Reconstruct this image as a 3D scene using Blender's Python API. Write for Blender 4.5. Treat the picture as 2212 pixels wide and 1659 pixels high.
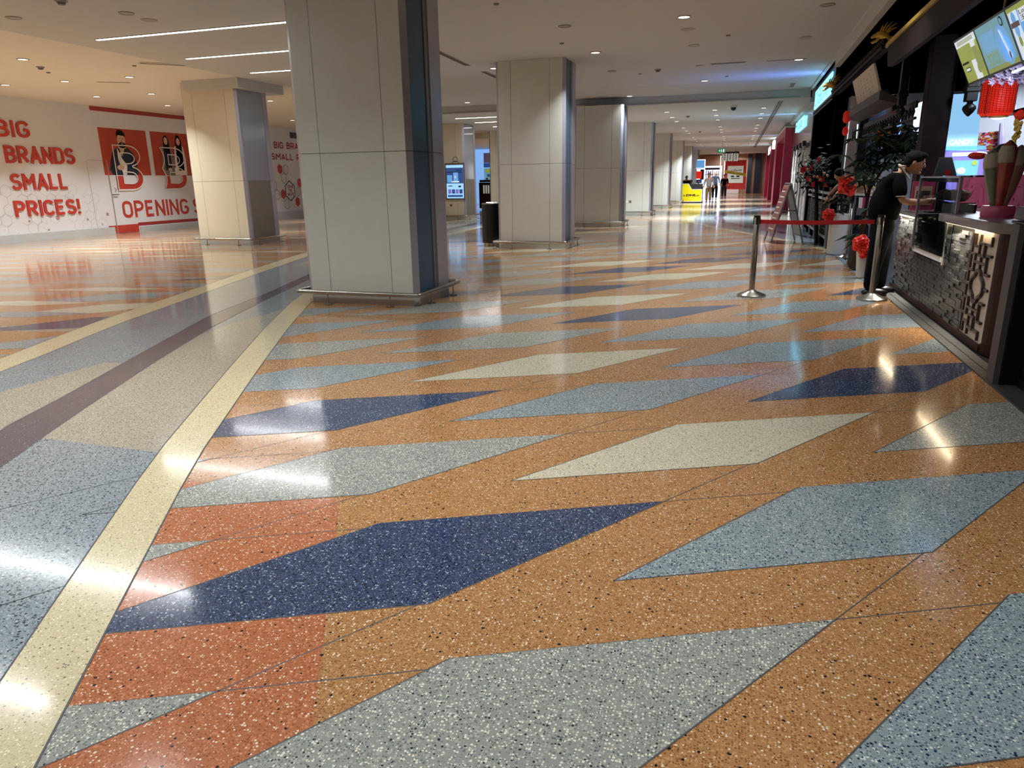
import bpy, bmesh, math, random
from mathutils import Vector, Matrix
random.seed(7)
for o in list(bpy.data.objects): bpy.data.objects.remove(o, do_unlink=True)
SC = bpy.context.scene
COL = SC.collection
R_ = math.radians

# ------------------------------------------------------------------ camera
CAMH = 1.4
FPX = 1531.56
AX = Vector((0.9532922289058865, -0.06864610298788024, 0.2941456082490851))
AY = Vector((0.3016555354712543, 0.26609443135350275, -0.9155313711294698))
AZ = Vector((-0.015422847570981689, 0.9614995923801701, 0.2743732305192489))
cam_d = bpy.data.cameras.new('camera')
cam_d.sensor_fit = 'HORIZONTAL'
cam_d.sensor_width = 36.0
cam_d.lens = FPX * 36.0 / 2212.0
cam_d.clip_start = 0.05
cam_d.clip_end = 300
cam = bpy.data.objects.new('camera', cam_d)
COL.objects.link(cam)
cam.matrix_world = Matrix(((AX.x, AX.y, AX.z, 0), (AY.x, AY.y, AY.z, 0), (AZ.x, AZ.y, AZ.z, CAMH), (0, 0, 0, 1)))
SC.camera = cam


def at(u, v, Y):
    """point seen at photo pixel (u, v) at world distance Y down the aisle"""
    c = Vector((u - 1106.0, 829.5 - v, -FPX))
    d = Vector((AX.dot(c), AY.dot(c), AZ.dot(c)))
    return Vector((0, 0, CAMH)) + d * (Y / d.y)


# ------------------------------------------------------------------ world, exposure
w = bpy.data.worlds.new('world')
SC.world = w
w.use_nodes = True
w.node_tree.nodes['Background'].inputs[0].default_value = (0.75, 0.8, 0.9, 1)
w.node_tree.nodes['Background'].inputs[1].default_value = 0.04
SC.view_settings.view_transform = 'Standard'
SC.view_settings.look = 'None'
SC.view_settings.exposure = 0.0
SC.view_settings.gamma = 1.0
SC.view_settings.use_curve_mapping = False
SC.cycles.use_denoising = True
SC.cycles.max_bounces = 6
SC.cycles.diffuse_bounces = 4
SC.cycles.glossy_bounces = 4
SC.cycles.transmission_bounces = 5
SC.cycles.transparent_max_bounces = 8
SC.cycles.caustics_reflective = False
SC.cycles.caustics_refractive = False
SC.cycles.sample_clamp_indirect = 4.0
SC.cycles.use_light_tree = True
SC.cycles.adaptive_threshold = 0.02

WARM = (0.95, 0.99, 0.96)
NEUT = (0.93, 0.975, 1.0)
COOL = (0.72, 0.84, 1.0)
ZC = 3.77      # near ceiling
ZF = 3.55      # ceiling beyond the bulkhead
YB = 22.9


def area(name, loc, power, size, color=NEUT, rot=(0, 0, 0), shape='DISK', sy=None, spread=105):
    d = bpy.data.lights.new(name, 'AREA')
    d.energy = power
    d.color = color
    d.shape = shape
    d.size = size
    if sy: d.size_y = sy
    d.spread = R_(spread)
    o = bpy.data.objects.new(name, d)
    o.location = loc
    o.rotation_euler = rot
    COL.objects.link(o)
    return o


PW = 40.0
# unseen ceiling lamps, some added and placed to fill the near floor and columns
for (x, y) in [(-1.0, 8.0), (0.9, 9.5), (-1.0, 3.6), (-4.4, 3.6), (-3.0, 3.6), (-6.5, 3.2), (0.9, 2.0), (-1.0, 2.0), (-3.0, 1.0), (-1.0, -1.0), (0.9, -3.0), (-3.0, -3.5), (-5.0, 2.0), (-5, -1), (-8.0, 1.0), (-11.0, 5.5), (-15.0, 8.5), (-13.3, 8.5), (-16.9, 11.0), (-13.3, 6.0), (-16.9, 6.0)]:
    area('ceiling_fill_light', (x, y, ZC - 0.03), PW * (1.45 if x < -10 else (.80 if y > 3 else .40) if y < 4 else .9), 0.17, WARM if x < -10 else NEUT, spread=140 if y < 4 else 105)

# ------------------------------------------------------------------ materials
MATS = {}


def srgb(c):
    if isinstance(c, str):
        c = [int(c[i:i + 2], 16) / 255 for i in (0, 2, 4)]
    return tuple((x / 12.92 if x <= 0.04045 else ((x + 0.055) / 1.055) ** 2.4) for x in c) + (1,)


def nd(nt, t, **kw):
    n = nt.nodes.new(t)
    for k, v in kw.items():
        if k.startswith('i_'):
            key = k[2:]
            key = int(key) if key.isdigit() else key.replace('_', ' ')
            n.inputs[key].default_value = v
        else: setattr(n, k, v)
    return n


def mat(name, col, rough=0.5, metal=0.0, var=0.06, scale=8.0, emit=None, es=1.0, bump=0.0, coat=0.0, trans=0.0, spec=0.5, alpha=1.0):
    """principled material with a little procedural variation"""
    if name in MATS: return MATS[name]
    m = bpy.data.materials.new(name)
    m.use_nodes = True
    nt = m.node_tree
    b = nt.nodes['Principled BSDF']
    c = srgb(col)
    tc = nd(nt, 'ShaderNodeTexCoord')
    nz = nd(nt, 'ShaderNodeTexNoise', i_Scale=scale, i_Detail=3.0)
    nt.links.new(tc.outputs['Object'], nz.inputs['Vector'])
    mx = nd(nt, 'ShaderNodeMix', data_type='RGBA')
    mx.inputs[6].default_value = tuple(x * (1 - var) for x in c[:3]) + (1,)
    mx.inputs[7].default_value = tuple(min(1, x * (1 + var)) for x in c[:3]) + (1,)
    nt.links.new(nz.outputs['Fac'], mx.inputs[0])
    nt.links.new(mx.outputs[2], b.inputs['Base Color'])
    b.inputs['Roughness'].default_value = rough
    b.inputs['Metallic'].default_value = metal
    b.inputs['Coat Weight'].default_value = coat
    b.inputs['Transmission Weight'].default_value = trans
    b.inputs['Specular IOR Level'].default_value = spec
    b.inputs['Alpha'].default_value = alpha
    if bump:
        bp = nd(nt, 'ShaderNodeBump', i_Strength=bump, i_Distance=0.01)
        nt.links.new(nz.outputs['Fac'], bp.inputs['Height'])
        nt.links.new(bp.outputs[0], b.inputs['Normal'])
    if emit:
        b.inputs['Emission Color'].default_value = srgb(emit)
        b.inputs['Emission Strength'].default_value = es
    MATS[name] = m
    return m


def terrazzo(name, base, chips, rough=0.12):
    """chips: list of (colour, share, scale, radius)"""
    m = bpy.data.materials.new(name)
    m.use_nodes = True
    nt = m.node_tree
    b = nt.nodes['Principled BSDF']
    tc = nd(nt, 'ShaderNodeTexCoord')
    nz = nd(nt, 'ShaderNodeTexNoise', i_Scale=0.9, i_Detail=4.0)
    nt.links.new(tc.outputs['Object'], nz.inputs['Vector'])
    c = srgb(base)
    mx = nd(nt, 'ShaderNodeMix', data_type='RGBA')
    mx.inputs[6].default_value = tuple(x * 0.86 for x in c[:3]) + (1,)
    mx.inputs[7].default_value = tuple(min(1, x * 1.12) for x in c[:3]) + (1,)
    nt.links.new(nz.outputs['Fac'], mx.inputs[0])
    last = mx.outputs[2]
    for k, (cc, share, sc, rad) in enumerate(chips):
        mp = nd(nt, 'ShaderNodeMapping')
        mp.inputs['Location'].default_value = (k * 3.7, k * 1.9, 0.5)
        nt.links.new(tc.outputs['Object'], mp.inputs['Vector'])
        vo = nd(nt, 'ShaderNodeTexVoronoi', voronoi_dimensions='2D', i_Scale=sc * 1.35)
        nt.links.new(mp.outputs[0], vo.inputs['Vector'])
        lt = nd(nt, 'ShaderNodeMath', operation='LESS_THAN')
        nt.links.new(vo.outputs['Distance'], lt.inputs[0])
        sep = nd(nt, 'ShaderNodeSeparateColor')
        nt.links.new(vo.outputs['Color'], sep.inputs[0])
        rr = nd(nt, 'ShaderNodeMath', operation='MULTIPLY_ADD')
        nt.links.new(sep.outputs[1], rr.inputs[0])
        rr.inputs[1].default_value = rad
        rr.inputs[2].default_value = rad * 0.35
        nt.links.new(rr.outputs[0], lt.inputs[1])
        s2 = nd(nt, 'ShaderNodeMath', operation='LESS_THAN')
        nt.links.new(sep.outputs[0], s2.inputs[0])
        s2.inputs[1].default_value = share
        mu = nd(nt, 'ShaderNodeMath', operation='MULTIPLY')
        nt.links.new(lt.outputs[0], mu.inputs[0])
        nt.links.new(s2.outputs[0], mu.inputs[1])
        m2 = nd(nt, 'ShaderNodeMix', data_type='RGBA')
        nt.links.new(mu.outputs[0], m2.inputs[0])
        nt.links.new(last, m2.inputs[6])
        m2.inputs[7].default_value = srgb(cc)
        last = m2.outputs[2]
    nt.links.new(last, b.inputs['Base Color'])
    nr = nd(nt, 'ShaderNodeTexNoise', i_Scale=2.2, i_Detail=4.0)
    nt.links.new(tc.outputs['Object'], nr.inputs['Vector'])
    mr = nd(nt, 'ShaderNodeMapRange')
    mr.inputs[3].default_value = rough * 0.8
    mr.inputs[4].default_value = rough * 1.25
    nt.links.new(nr.outputs['Fac'], mr.inputs[0])
    nt.links.new(mr.outputs[0], b.inputs['Roughness'])
    nw = nd(nt, 'ShaderNodeTexNoise', i_Scale=1.3, i_Detail=2.0)
    nt.links.new(tc.outputs['Object'], nw.inputs['Vector'])
    bp = nd(nt, 'ShaderNodeBump', i_Strength=0.09, i_Distance=0.02)
    nt.links.new(nw.outputs['Fac'], bp.inputs['Height'])
    nt.links.new(bp.outputs[0], b.inputs['Normal'])
    b.inputs['Specular IOR Level'].default_value = 0.65
    b.inputs['Coat Weight'].default_value = 0.2
    b.inputs['Coat Roughness'].default_value = 0.06
    MATS[name] = m
    return m


WH, BK = 'e8e2d2', '1c1a1c'
terrazzo('t_orange', 'b08052', [('c69765', .55, 75, .40), ('8a5a34', .5, 95, .38), ('ecd8be', .14, 85, .34), (BK, .05, 60, .34)])
terrazzo('t_red', 'b36d48', [('c98460', .5, 75, .40), ('93502f', .4, 95, .38), ('ecd8c0', .16, 85, .34), (BK, .03, 60, .34)])
terrazzo('t_blue', '3a4763', [('2a3654', .5, 80, .42), ('6b7a94', .4, 100, .34), ('b4c0cc', .12, 85, .34), ('161c2e', .25, 70, .36)])
terrazzo('t_grey', '959891', [('adb0a6', .5, 75, .40), ('6b716f', .35, 90, .36), (WH, .30, 85, .36), ('2c3034', .10, 80, .32)])
terrazzo('t_slate', '8d9a9e', [('a3b0b2', .5, 75, .40), ('5c6a74', .4, 90, .38), ('d8dcd2', .18, 85, .34), ('20304a', .20, 75, .34)])
terrazzo('t_cream', 'cbc3a8', [('d8d0b6', .5, 75, .40), ('b4ae96', .4, 90, .36), ('f2ecd8', .2, 85, .34), ('5c7078', .17, 78, .34)])
terrazzo('t_band', 'd3c6a0', [('dccfab', .5, 75, .40), ('bfb28e', .4, 90, .36), ('f2ead0', .15, 85, .34), ('6f6f62', .10, 78, .30)])
terrazzo('t_steel', '87949b', [('9ba7ac', .5, 75, .42), ('6f7d86', .4, 90, .38), ('c6ccd0', .10, 85, .32), ('17233a', .26, 70, .38)])
terrazzo('t_stone', 'a39f90', [('b2ae9e', .5, 75, .40), ('8e8a7e', .4, 90, .36), ('d0ccbc', .1, 85, .34), ('4c5058', .22, 85, .34)])
terrazzo('t_plum', '4b4a5c', [('5c5b6e', .5, 75, .40), ('3a3a4c', .4, 90, .36), ('8a8a9a', .08, 85, .3), ('22222e', .2, 75, .34)])
mat('ceiling_paint', 'c3c4c3', 0.85, var=0.02)
mat('ceiling_warm', 'dcd8cc', 0.85, var=0.02)
mat('dot_pink', 'b08a84', 0.6)
mat('hoarding', 'dcdee4', 0.6, var=0.02, scale=3)
mat('skirt_grey', 'b9bcc0', 0.5)
mat('clad', 'cbccc4', 0.38, var=0.05, scale=5, bump=0.02)
mat('clad_warm', 'd4cdb9', 0.42, var=0.04, scale=5)
mat('joint', '4a4a4c', 0.6)
mat('steel', 'a9a49a', 0.26, 1.0, var=0.1, scale=20)
mat('lilac_metal', 'a8a5b0', 0.35, 0.55, var=0.05)
mat('lantern_dim', 'c81a10', 0.4, emit='d01c10', es=0.22)
mat('blue_glass', '3a5068', 0.3, 0.0, spec=0.25)
mat('plinth_grey', 'a5a198', 0.2, coat=0.3)
mat('reveal', '6f6c6e', 0.4, 0.4)
mat('post_grey', '474245', 0.5)
mat('pale_glass', '9aa2ae', 0.08, 0.3, coat=0.6)
mat('brown_panel', '6e665c', 0.5)
mat('red_print', 'b8382c', 0.5, var=0.05)
mat('red_dark', '9c2f28', 0.5)
mat('orange_red', 'a83a20', 0.5, var=0.1, scale=1)
mat('white', 'e6e2dd', 0.5, var=0.02)
mat('line_grey', 'a39c96', 0.7)
mat('black', '0c0b0d', 0.35)
mat('black_matte', '020203', 0.9, spec=0.0)
mat('black_cloth', '060608', 0.9, spec=0.1, bump=0.3, scale=40)
mat('dark_wood', '0d0706', 0.45, spec=0.3, var=0.3, scale=14)
mat('wood', '2e170d', 0.5, var=0.35, scale=22, spec=0.15)
mat('dark_red', '170506', 0.6, spec=0.2)
mat('skin', 'b98a6a', 0.55, var=0.04)
mat('skin_pale', 'c9a58c', 0.6, var=0.03)
mat('hair', '0a0909', 0.8, spec=0.2)
mat('navy', '1b2338', 0.8)
mat('gold', 'c6a244', 0.35, 0.35, var=0.2, scale=20)
mat('belt_red', 'b3151c', 0.6)
mat('satin_red', 'd8301e', 0.35, var=0.25, scale=18)
mat('leaf', '16301a', 0.6, var=0.4, scale=6)
mat('leaf_dark', '0a160b', 0.9, var=0.4, scale=6)
mat('ceramic', 'c9c5bd', 0.3)
mat('stone_dark', '3d3b38', 0.5, var=0.35, scale=18, bump=0.3)
mat('slate_brick', '444443', 0.3, var=0.5, scale=14, bump=0.5)
mat('mortar', '2c2b2a', 0.8)
mat('counter_grey', '6a6260', 0.3, coat=0.2)
mat('panel_cream', 'cdbfae', 0.5)
mat('fret', '3b2c26', 0.35)
mat('pink', 'c2577c', 0.35, var=0.25, scale=4)
mat('pink_dark', '8e2f50', 0.4)
mat('magenta', 'a3163f', 0.35, var=0.05)
mat('tile_dark', '2f343c', 0.15, var=0.2)
mat('bluegrey', '6f7c8c', 0.4)
mat('navy_panel', '1a2330', 0.35)
mat('mirror_wall', 'c0c2c8', 0.12, 0.6, var=0.02)
mat('yellow', 'd8c400', 0.4)
mat('yellow_band', 'dcc82c', 0.5)
mat('dark_text', '2a1416', 0.6)
mat('teal_dark', '15242c', 0.4)
mat('green_sign', '0d6b3c', 0.4, emit='0d7a44', es=0.6)
mat('glow_white', 'ffffff', 0.5, emit='fff4e4', es=3.0)
mat('glow_lin', 'ffffff', 0.5, emit='fffaf2', es=7.0)
mat('glow_cyan', 'd0fbff', 0.5, emit='8df2ff', es=1.6)
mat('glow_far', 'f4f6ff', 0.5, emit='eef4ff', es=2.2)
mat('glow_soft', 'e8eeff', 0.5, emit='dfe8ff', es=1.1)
mat('glow_blue', '9cc4f0', 0.5, emit='7fb2f2', es=0.85)
mat('glow_warm', 'fff0d0', 0.5, emit='ffe6bc', es=22.0)
mat('glow_sky', 'a9d8f5', 0.5, emit='8cc6f0', es=0.95)
mat('unlit_lens', '8f8878', 0.3)
mat('trim_ring', '9c9488', 0.5)
mat('slot', '3a3836', 0.7)
mat('lantern_red', 'd4140c', 0.5, emit='f0301c', es=0.6)
mat('scr_green', '8f9c50', 0.3, emit='9aa85a', es=0.45)
mat('scr_teal', '70a8b8', 0.3, emit='74b0c4', es=0.5)
mat('scr_blue', '6aa8e0', 0.3, emit='6cb0f0', es=0.6)
mat('scr_navy', '2a4a86', 0.3, emit='35589c', es=0.5)
mat('scr_white', 'e0e8f0', 0.3, emit='dce8f4', es=0.7)
mat('scr_ink', '14202c', 0.5)
mat('scr_lime', '9cae40', 0.3, emit='a0b048', es=0.5)
mat('scr_brown', '5a3a34', 0.3, emit='5a3a34', es=0.4)
mat('scr_violet', '7a6cc0', 0.3, emit='8878d0', es=0.6)
mat('glass', 'd8e4e4', 0.03, trans=1.0, var=0.0, spec=0.4)
MATS['glass'].node_tree.nodes['Principled BSDF'].inputs['IOR'].default_value = 1.12
mat('paper', 'cfc8bb', 0.7)
mat('aframe_face', '8a5a4c', 0.5, var=0.3, scale=60)
mat('grey_frame', '7c7a80', 0.35, 0.6)
mat('shirt_green', '9fb8ae', 0.8)
mat('coat_grey', '7c7672', 0.8)
mat('trouser_brown', '5c4a30', 0.8)
mat('blossom', 'b8a8c8', 0.6, var=0.2)
mat('shop_white', 'd4d2d4', 0.5)
mat('shop_beige', 'a08068', 0.6)
mat('poster_red', 'c83238', 0.5, emit='c83238', es=0.12)
mat('poster_white', 'dfe6dc', 0.5, emit='dfe6dc', es=0.25)


# ------------------------------------------------------------------ mesh builder
class MB:
    def __init__(s):
        s.v = []; s.f = []; s.m = []

    def face(s, pts, m=0):
        n = len(s.v)
        s.v += [Vector(p) for p in pts]
        s.f.append(tuple(range(n, n + len(pts)))); s.m.append(m)

    def box(s, a, b, m=0, rot=0, piv=None):
        x0, y0, z0 = a; x1, y1, z1 = b
        if x1 < x0: x0, x1 = x1, x0
        if y1 < y0: y0, y1 = y1, y0
        if z1 < z0: z0, z1 = z1, z0
        P = [Vector(p) for p in ((x0, y0, z0), (x1, y0, z0), (x1, y1, z0), (x0, y1, z0), (x0, y0, z1), (x1, y0, z1), (x1, y1, z1), (x0, y1, z1))]
        if rot:
            c = Vector(piv) if piv else Vector(((x0 + x1) / 2, (y0 + y1) / 2, 0))
            M = Matrix.Rotation(rot, 3, 'Z')
            P = [M @ (p - c) + c for p in P]
        n = len(s.v); s.v += P
        for q in ((0, 3, 2, 1), (4, 5, 6, 7), (0, 1, 5, 4), (1, 2, 6, 5), (2, 3, 7, 6), (3, 0, 4, 7)):
            s.f.append(tuple(n + i for i in q)); s.m.append(m)
        return s

    def hexa(s, P, m=0):
        n = len(s.v); s.v += [Vector(p) for p in P]
        for q in ((0, 3, 2, 1), (4, 5, 6, 7), (0, 1, 5, 4), (1, 2, 6, 5), (2, 3, 7, 6), (3, 0, 4, 7)):
            s.f.append(tuple(n + i for i in q)); s.m.append(m)
        return s

    def prism(s, poly, d, m=0):
        """extrude a 3-D polygon along d"""
        k = len(poly); n = len(s.v); d = Vector(d)
        s.v += [Vector(p) for p in poly] + [Vector(p) + d for p in poly]
        s.f.append(tuple(range(n, n + k))[::-1]); s.m.append(m)
        s.f.append(tuple(range(n + k, n + 2 * k))); s.m.append(m)
        for i in range(k):
            j = (i + 1) % k
            s.f.append((n + i, n + j, n + k + j, n + k + i)); s.m.append(m)
        return s

    def tube(s, pts, r, n=8, m=0, cap=True, closed=False):
        pts = [Vector(p) for p in pts]
        rs = r if isinstance(r, (list, tuple)) else [r] * len(pts)
        base = len(s.v); k = len(pts)
        up = None
        for i, p in enumerate(pts):
            if closed: t = pts[(i + 1) % k] - pts[i - 1]
            else: t = pts[min(i + 1, k - 1)] - pts[max(i - 1, 0)]
            if t.length < 1e-9: t = Vector((0, 0, 1))
            t.normalize()
            if up is None:
                up = Vector((0, 0, 1)) if abs(t.z) < 0.9 else Vector((1, 0, 0))
            a = up - up.dot(t) * t
            if a.length < 1e-5: a = t.orthogonal()
            a.normalize(); bb = t.cross(a); up = a
            for j in range(n):
                th = 2 * math.pi * j / n
                s.v.append(p + (a * math.cos(th) + bb * math.sin(th)) * rs[i])
        for i in range(k if closed else k - 1):
            for j in range(n):
                a0 = base + i * n + j; a1 = base + i * n + (j + 1) % n
                b0 = base + ((i + 1) % k) * n + j; b1 = base + ((i + 1) % k) * n + (j + 1) % n
                s.f.append((a0, a1, b1, b0)); s.m.append(m)
        if cap and not closed:
            s.f.append(tuple(base + j for j in range(n))[::-1]); s.m.append(m)
            s.f.append(tuple(base + (k - 1) * n + j for j in range(n))); s.m.append(m)
        return s

    def lathe(s, prof, c=(0, 0, 0), n=24, m=0):
        c = Vector(c); base = len(s.v); k = len(prof)
        for (r, z) in prof:
            for j in range(n):
                th = 2 * math.pi * j / n
                s.v.append(c + Vector((r * math.cos(th), r * math.sin(th), z)))
        for i in range(k - 1):
            for j in range(n):
                s.f.append((base + i * n + j, base + i * n + (j + 1) % n, base + (i + 1) * n + (j + 1) % n, base + (i + 1) * n + j)); s.m.append(m)
        s.f.append(tuple(base + j for j in range(n))[::-1]); s.m.append(m)
        s.f.append(tuple(base + (k - 1) * n + j for j in range(n))); s.m.append(m)
        return s

    def ball(s, c, r, n=10, m=0, M=None, jit=0.0):
        c = Vector(c); r = r if isinstance(r, (tuple, list)) else (r, r, r)
        base = len(s.v); h = max(4, n // 2)
        for i in range(h + 1):
            ph = math.pi * i / h
            for j in range(n):
                th = 2 * math.pi * j / n
                k = 1 + random.uniform(-jit, jit)
                p = Vector((math.sin(ph) * math.cos(th) * r[0] * k, math.sin(ph) * math.sin(th) * r[1] * k, math.cos(ph) * r[2] * k))
                if M: p = M @ p
                s.v.append(c + p)
        for i in range(h):
            for j in range(n):
                s.f.append((base + i * n + j, base + (i + 1) * n + j, base + (i + 1) * n + (j + 1) % n, base + i * n + (j + 1) % n)); s.m.append(m)
        return s

    def disc(s, c, r, n=20, m=0, U=(1, 0, 0), V=(0, 1, 0), ry=None):
        c = Vector(c); U = Vector(U); V = Vector(V); ry = ry or r
        s.face([c + U * r * math.cos(2 * math.pi * j / n) + V * ry * math.sin(2 * math.pi * j / n) for j in range(n)], m)
        return s

    def ribbon(s, pl, w, O, U, V, N, depth=0.0, m=0, closed=False):
        """flat stroke of width w along 2-D polyline pl, mapped on O + x U + y V, raised by depth along N"""
        k = len(pl); L = []; Rr = []
        for i in range(k):
            p = Vector(pl[i])
            a = Vector(pl[i - 1]) if (i > 0 or closed) else None
            b = Vector(pl[(i + 1) % k]) if (i < k - 1 or closed) else None
            d1 = (p - a).normalized() if a is not None else None
            d2 = (b - p).normalized() if b is not None else None
            if d1 is None: nn = Vector((-d2.y, d2.x))
            elif d2 is None: nn = Vector((-d1.y, d1.x))
            else:
                n1 = Vector((-d1.y, d1.x)); n2 = Vector((-d2.y, d2.x))
                nn = n1 + n2
                if nn.length < 1e-4: nn = n1
                nn.normalize(); nn = nn / max(0.72, nn.dot(n1))
            L.append(p + nn * w / 2); Rr.append(p - nn * w / 2)
        O = Vector(O); U = Vector(U); V = Vector(V); N = Vector(N)
        q = lambda p, h: O + U * p.x + V * p.y + N * h
        for i in range(k if closed else k - 1):
            j = (i + 1) % k
            if depth:
                s.prism([q(Rr[i], 0), q(Rr[j], 0), q(L[j], 0), q(L[i], 0)], N * depth, m)
            else:
                s.face([q(Rr[i], 0), q(Rr[j], 0), q(L[j], 0), q(L[i], 0)], m)
        return s

    def build(s, name, mats, parent=None, smooth=False, local=False, bevel=0.0):
        me = bpy.data.meshes.new(name)
        off = Vector((0, 0, 0))
        if parent is not None and not local: off = Vector(parent.location) if parent.parent is None else Vector(parent.location) + Vector(parent.parent.location)
        me.from_pydata([tuple(p - off) for p in s.v], [], s.f)
        if isinstance(mats, str): mats = [mats]
        for mm in mats: me.materials.append(MATS[mm])
        for p, mi in zip(me.polygons, s.m):
            p.material_index = mi
            p.use_smooth = smooth
        me.update()
        o = bpy.data.objects.new(name, me)
        COL.objects.link(o)
        if parent is not None: o.parent = parent
        if smooth:
            try: me.set_sharp_from_angle(angle=R_(42))
            except Exception: pass
        if bevel:
            b = o.modifiers.new('bevel', 'BEVEL'); b.width = bevel; b.segments = 2; b.limit_method = 'ANGLE'
        return o


def tag(o, label=None, cat=None, group=None, kind=None):
    if label: o['label'] = label
    if cat: o['category'] = cat
    if group: o['group'] = group
    if kind: o['kind'] = kind
    return o


def thing(name, label, cat, loc=(0, 0, 0), rz=0.0, group=None):
    o = bpy.data.objects.new(name, None)
    o.empty_display_size = 0.1
    COL.objects.link(o)
    o.location = loc
    o.rotation_euler = (0, 0, rz)
    return tag(o, label, cat, group)


def struct(name, mb, mats, **k):
    return tag(mb.build(name, mats, **k), kind='structure')


def dup(root, loc, label=None, group=None, rz=None):
    r = root.copy(); COL.objects.link(r); r.location = loc
    if rz is not None: r.rotation_euler = (0, 0, rz)
    if label: r['label'] = label
    if group: r['group'] = group
    for ch in list(root.children):
        c = ch.copy(); COL.objects.link(c); c.parent = r
        for g in list(ch.children):
            d = g.copy(); COL.objects.link(d); d.parent = c
    return r


# --- lettering -------------------------------------------------------------
def arc(cx, cy, rx, ry, a0, a1, n=8):
    return [(cx + rx * math.cos(R_(a0 + (a1 - a0) * i / n)), cy + ry * math.sin(R_(a0 + (a1 - a0) * i / n))) for i in range(n + 1)]


GL = {
    'B': (.5, [[(0, 0), (0, 1), (.24, 1)] + arc(.24, .76, .23, .24, 90, -90) + [(0, .52)], [(.2, .52), (.24, .52)] + arc(.24, .26, .26, .26, 90, -90) + [(0, 0)]]),
    'I': (.0, [[(0, 0), (0, 1)]]),
    'G': (.5, [arc(.25, .74, .25, .26, 15, 180) + arc(.25, .26, .25, .26, 180, 360) + [(.5, .46), (.28, .46)]]),
    'R': (.5, [[(0, 0), (0, 1), (.22, 1)] + arc(.24, .73, .24, .27, 90, -90) + [(0, .46)], [(.22, .46), (.5, 0)]]),
    'A': (.54, [[(0, 0), (.27, 1), (.54, 0)], [(.08, .27), (.46, .27)]]),
    'N': (.5, [[(0, 0), (0, 1), (.5, 0), (.5, 1)]]),
    'D': (.5, [[(0, 0), (0, 1), (.22, 1)] + arc(.24, .74, .26, .26, 90, 0) + arc(.24, .26, .26, .26, 0, -90) + [(0, 0)]]),
    'S': (.5, [arc(.25, .75, .23, .25, 25, 180) + arc(.25, .75, .23, .24, 190, 262) + arc(.25, .27, .25, .24, 80, -10) + arc(.25, .27, .25, .27, -10, -155)]),
    'M': (.62, [[(0, 0), (0, 1), (.31, .36), (.62, 1), (.62, 0)]]),
    'L': (.42, [[(0, 1), (0, 0), (.42, 0)]]),
    'P': (.48, [[(0, 0), (0, 1), (.22, 1)] + arc(.22, .72, .26, .28, 90, -90) + [(0, .44)]]),
    'C': (.48, [arc(.25, .74, .25, .26, 20, 180) + arc(.25, .26, .25, .26, 180, 340)]),
    'E': (.44, [[(.44, 1), (0, 1), (0, 0), (.44, 0)], [(0, .52), (.38, .52)]]),
    'O': (.5, [arc(.25, .74, .25, .26, 0, 180) + arc(.25, .26, .25, .26, 180, 360) + [(.5, .74)]]),
    '!': (.0, [[(0, 1), (0, .3)], [(0, .09), (0, 0)]]),
    'T': (.46, [[(.23, 0), (.23, 1)], [(-.04, 1), (.5, 1)]]),
    'H': (.48, [[(0, 0), (0, 1)], [(.48, 0), (.48, 1)], [(0, .5), (.48, .5)]]),
    'U': (.48, [[(0, 1)] + arc(.24, .26, .24, .26, 180, 360) + [(.48, 1)]]),
    'Z': (.44, [[(0, 1), (.44, 1), (0, 0), (.44, 0)]]),
    'K': (.46, [[(0, 0), (0, 1)], [(.46, 1), (0, .42)], [(.16, .6), (.48, 0)]]),
    'V': (.5, [[(0, 1), (.25, 0), (.5, 1)]]),
    'X': (.46, [[(0, 0), (.46, 1)], [(0, 1), (.46, 0)]]),
    'Y': (.5, [[(0, 1), (.25, .45), (.5, 1)], [(.25, .45), (.25, 0)]]),
    ' ': (.22, []),
}


def letters(mb, text, O, U, V, H, width=None, wgt=0.17, depth=0.0, m=0, gap=0.26):
    """monoline grotesk lettering; U and V are unit directions, H the cap height"""
    U = Vector(U); V = Vector(V); N = U.cross(V)
    tot = 0
    for ch in text: tot += GL[ch][0] + gap
    tot -= gap
    sx = H if width is None else (width - wgt * H) / tot
    inner = H - wgt * H; kk = 0
    x = 0
    O = Vector(O)
    for ch in text:
        wd, pls = GL[ch]
        for pl in pls:
            pl = [a for i_, a in enumerate(pl) if i_ == 0 or (Vector(a) - Vector(pl[i_ - 1])).length > .012]
            # split at sharp corners so that strokes never share a face plane
            runs = [[pl[0]]]; acute = [(False, False)]
            for a in range(1, len(pl)):
                runs[-1].append(pl[a])
                if a < len(pl) - 1:
                    d1 = (Vector(pl[a]) - Vector(pl[a - 1])).normalized(); d2 = (Vector(pl[a + 1]) - Vector(pl[a])).normalized()
                    if d1.dot(d2) < .35: runs.append([pl[a]])
            for rn in runs:
                if len(rn) < 2: continue
                pts = [(wgt * H / 2 + (x + px) * sx, wgt * H / 2 + py * inner) for px, py in rn]

                def ext(a, b, raw):
                    d = Vector(a) - Vector(b)
                    if abs(d.x) > abs(d.y) * .4:
                        return a
                    if not (abs(raw[1]) < .001 or abs(raw[1] - 1) < .001): return a
                    return tuple(Vector(a) + d.normalized() * wgt * H / 2)
                p2 = list(pts)
                p2[0] = ext(pts[0], pts[1], rn[0]); p2[-1] = ext(pts[-1], pts[-2], rn[-1])
                kk += 1
                mb.ribbon(p2, wgt * H, O + N * (0 if depth > .01 else .0012 * (kk % 4)), U, V, N, depth + (.0016 * (kk % 4) if depth > .01 else 0), m)
        x += wd + gap


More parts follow.
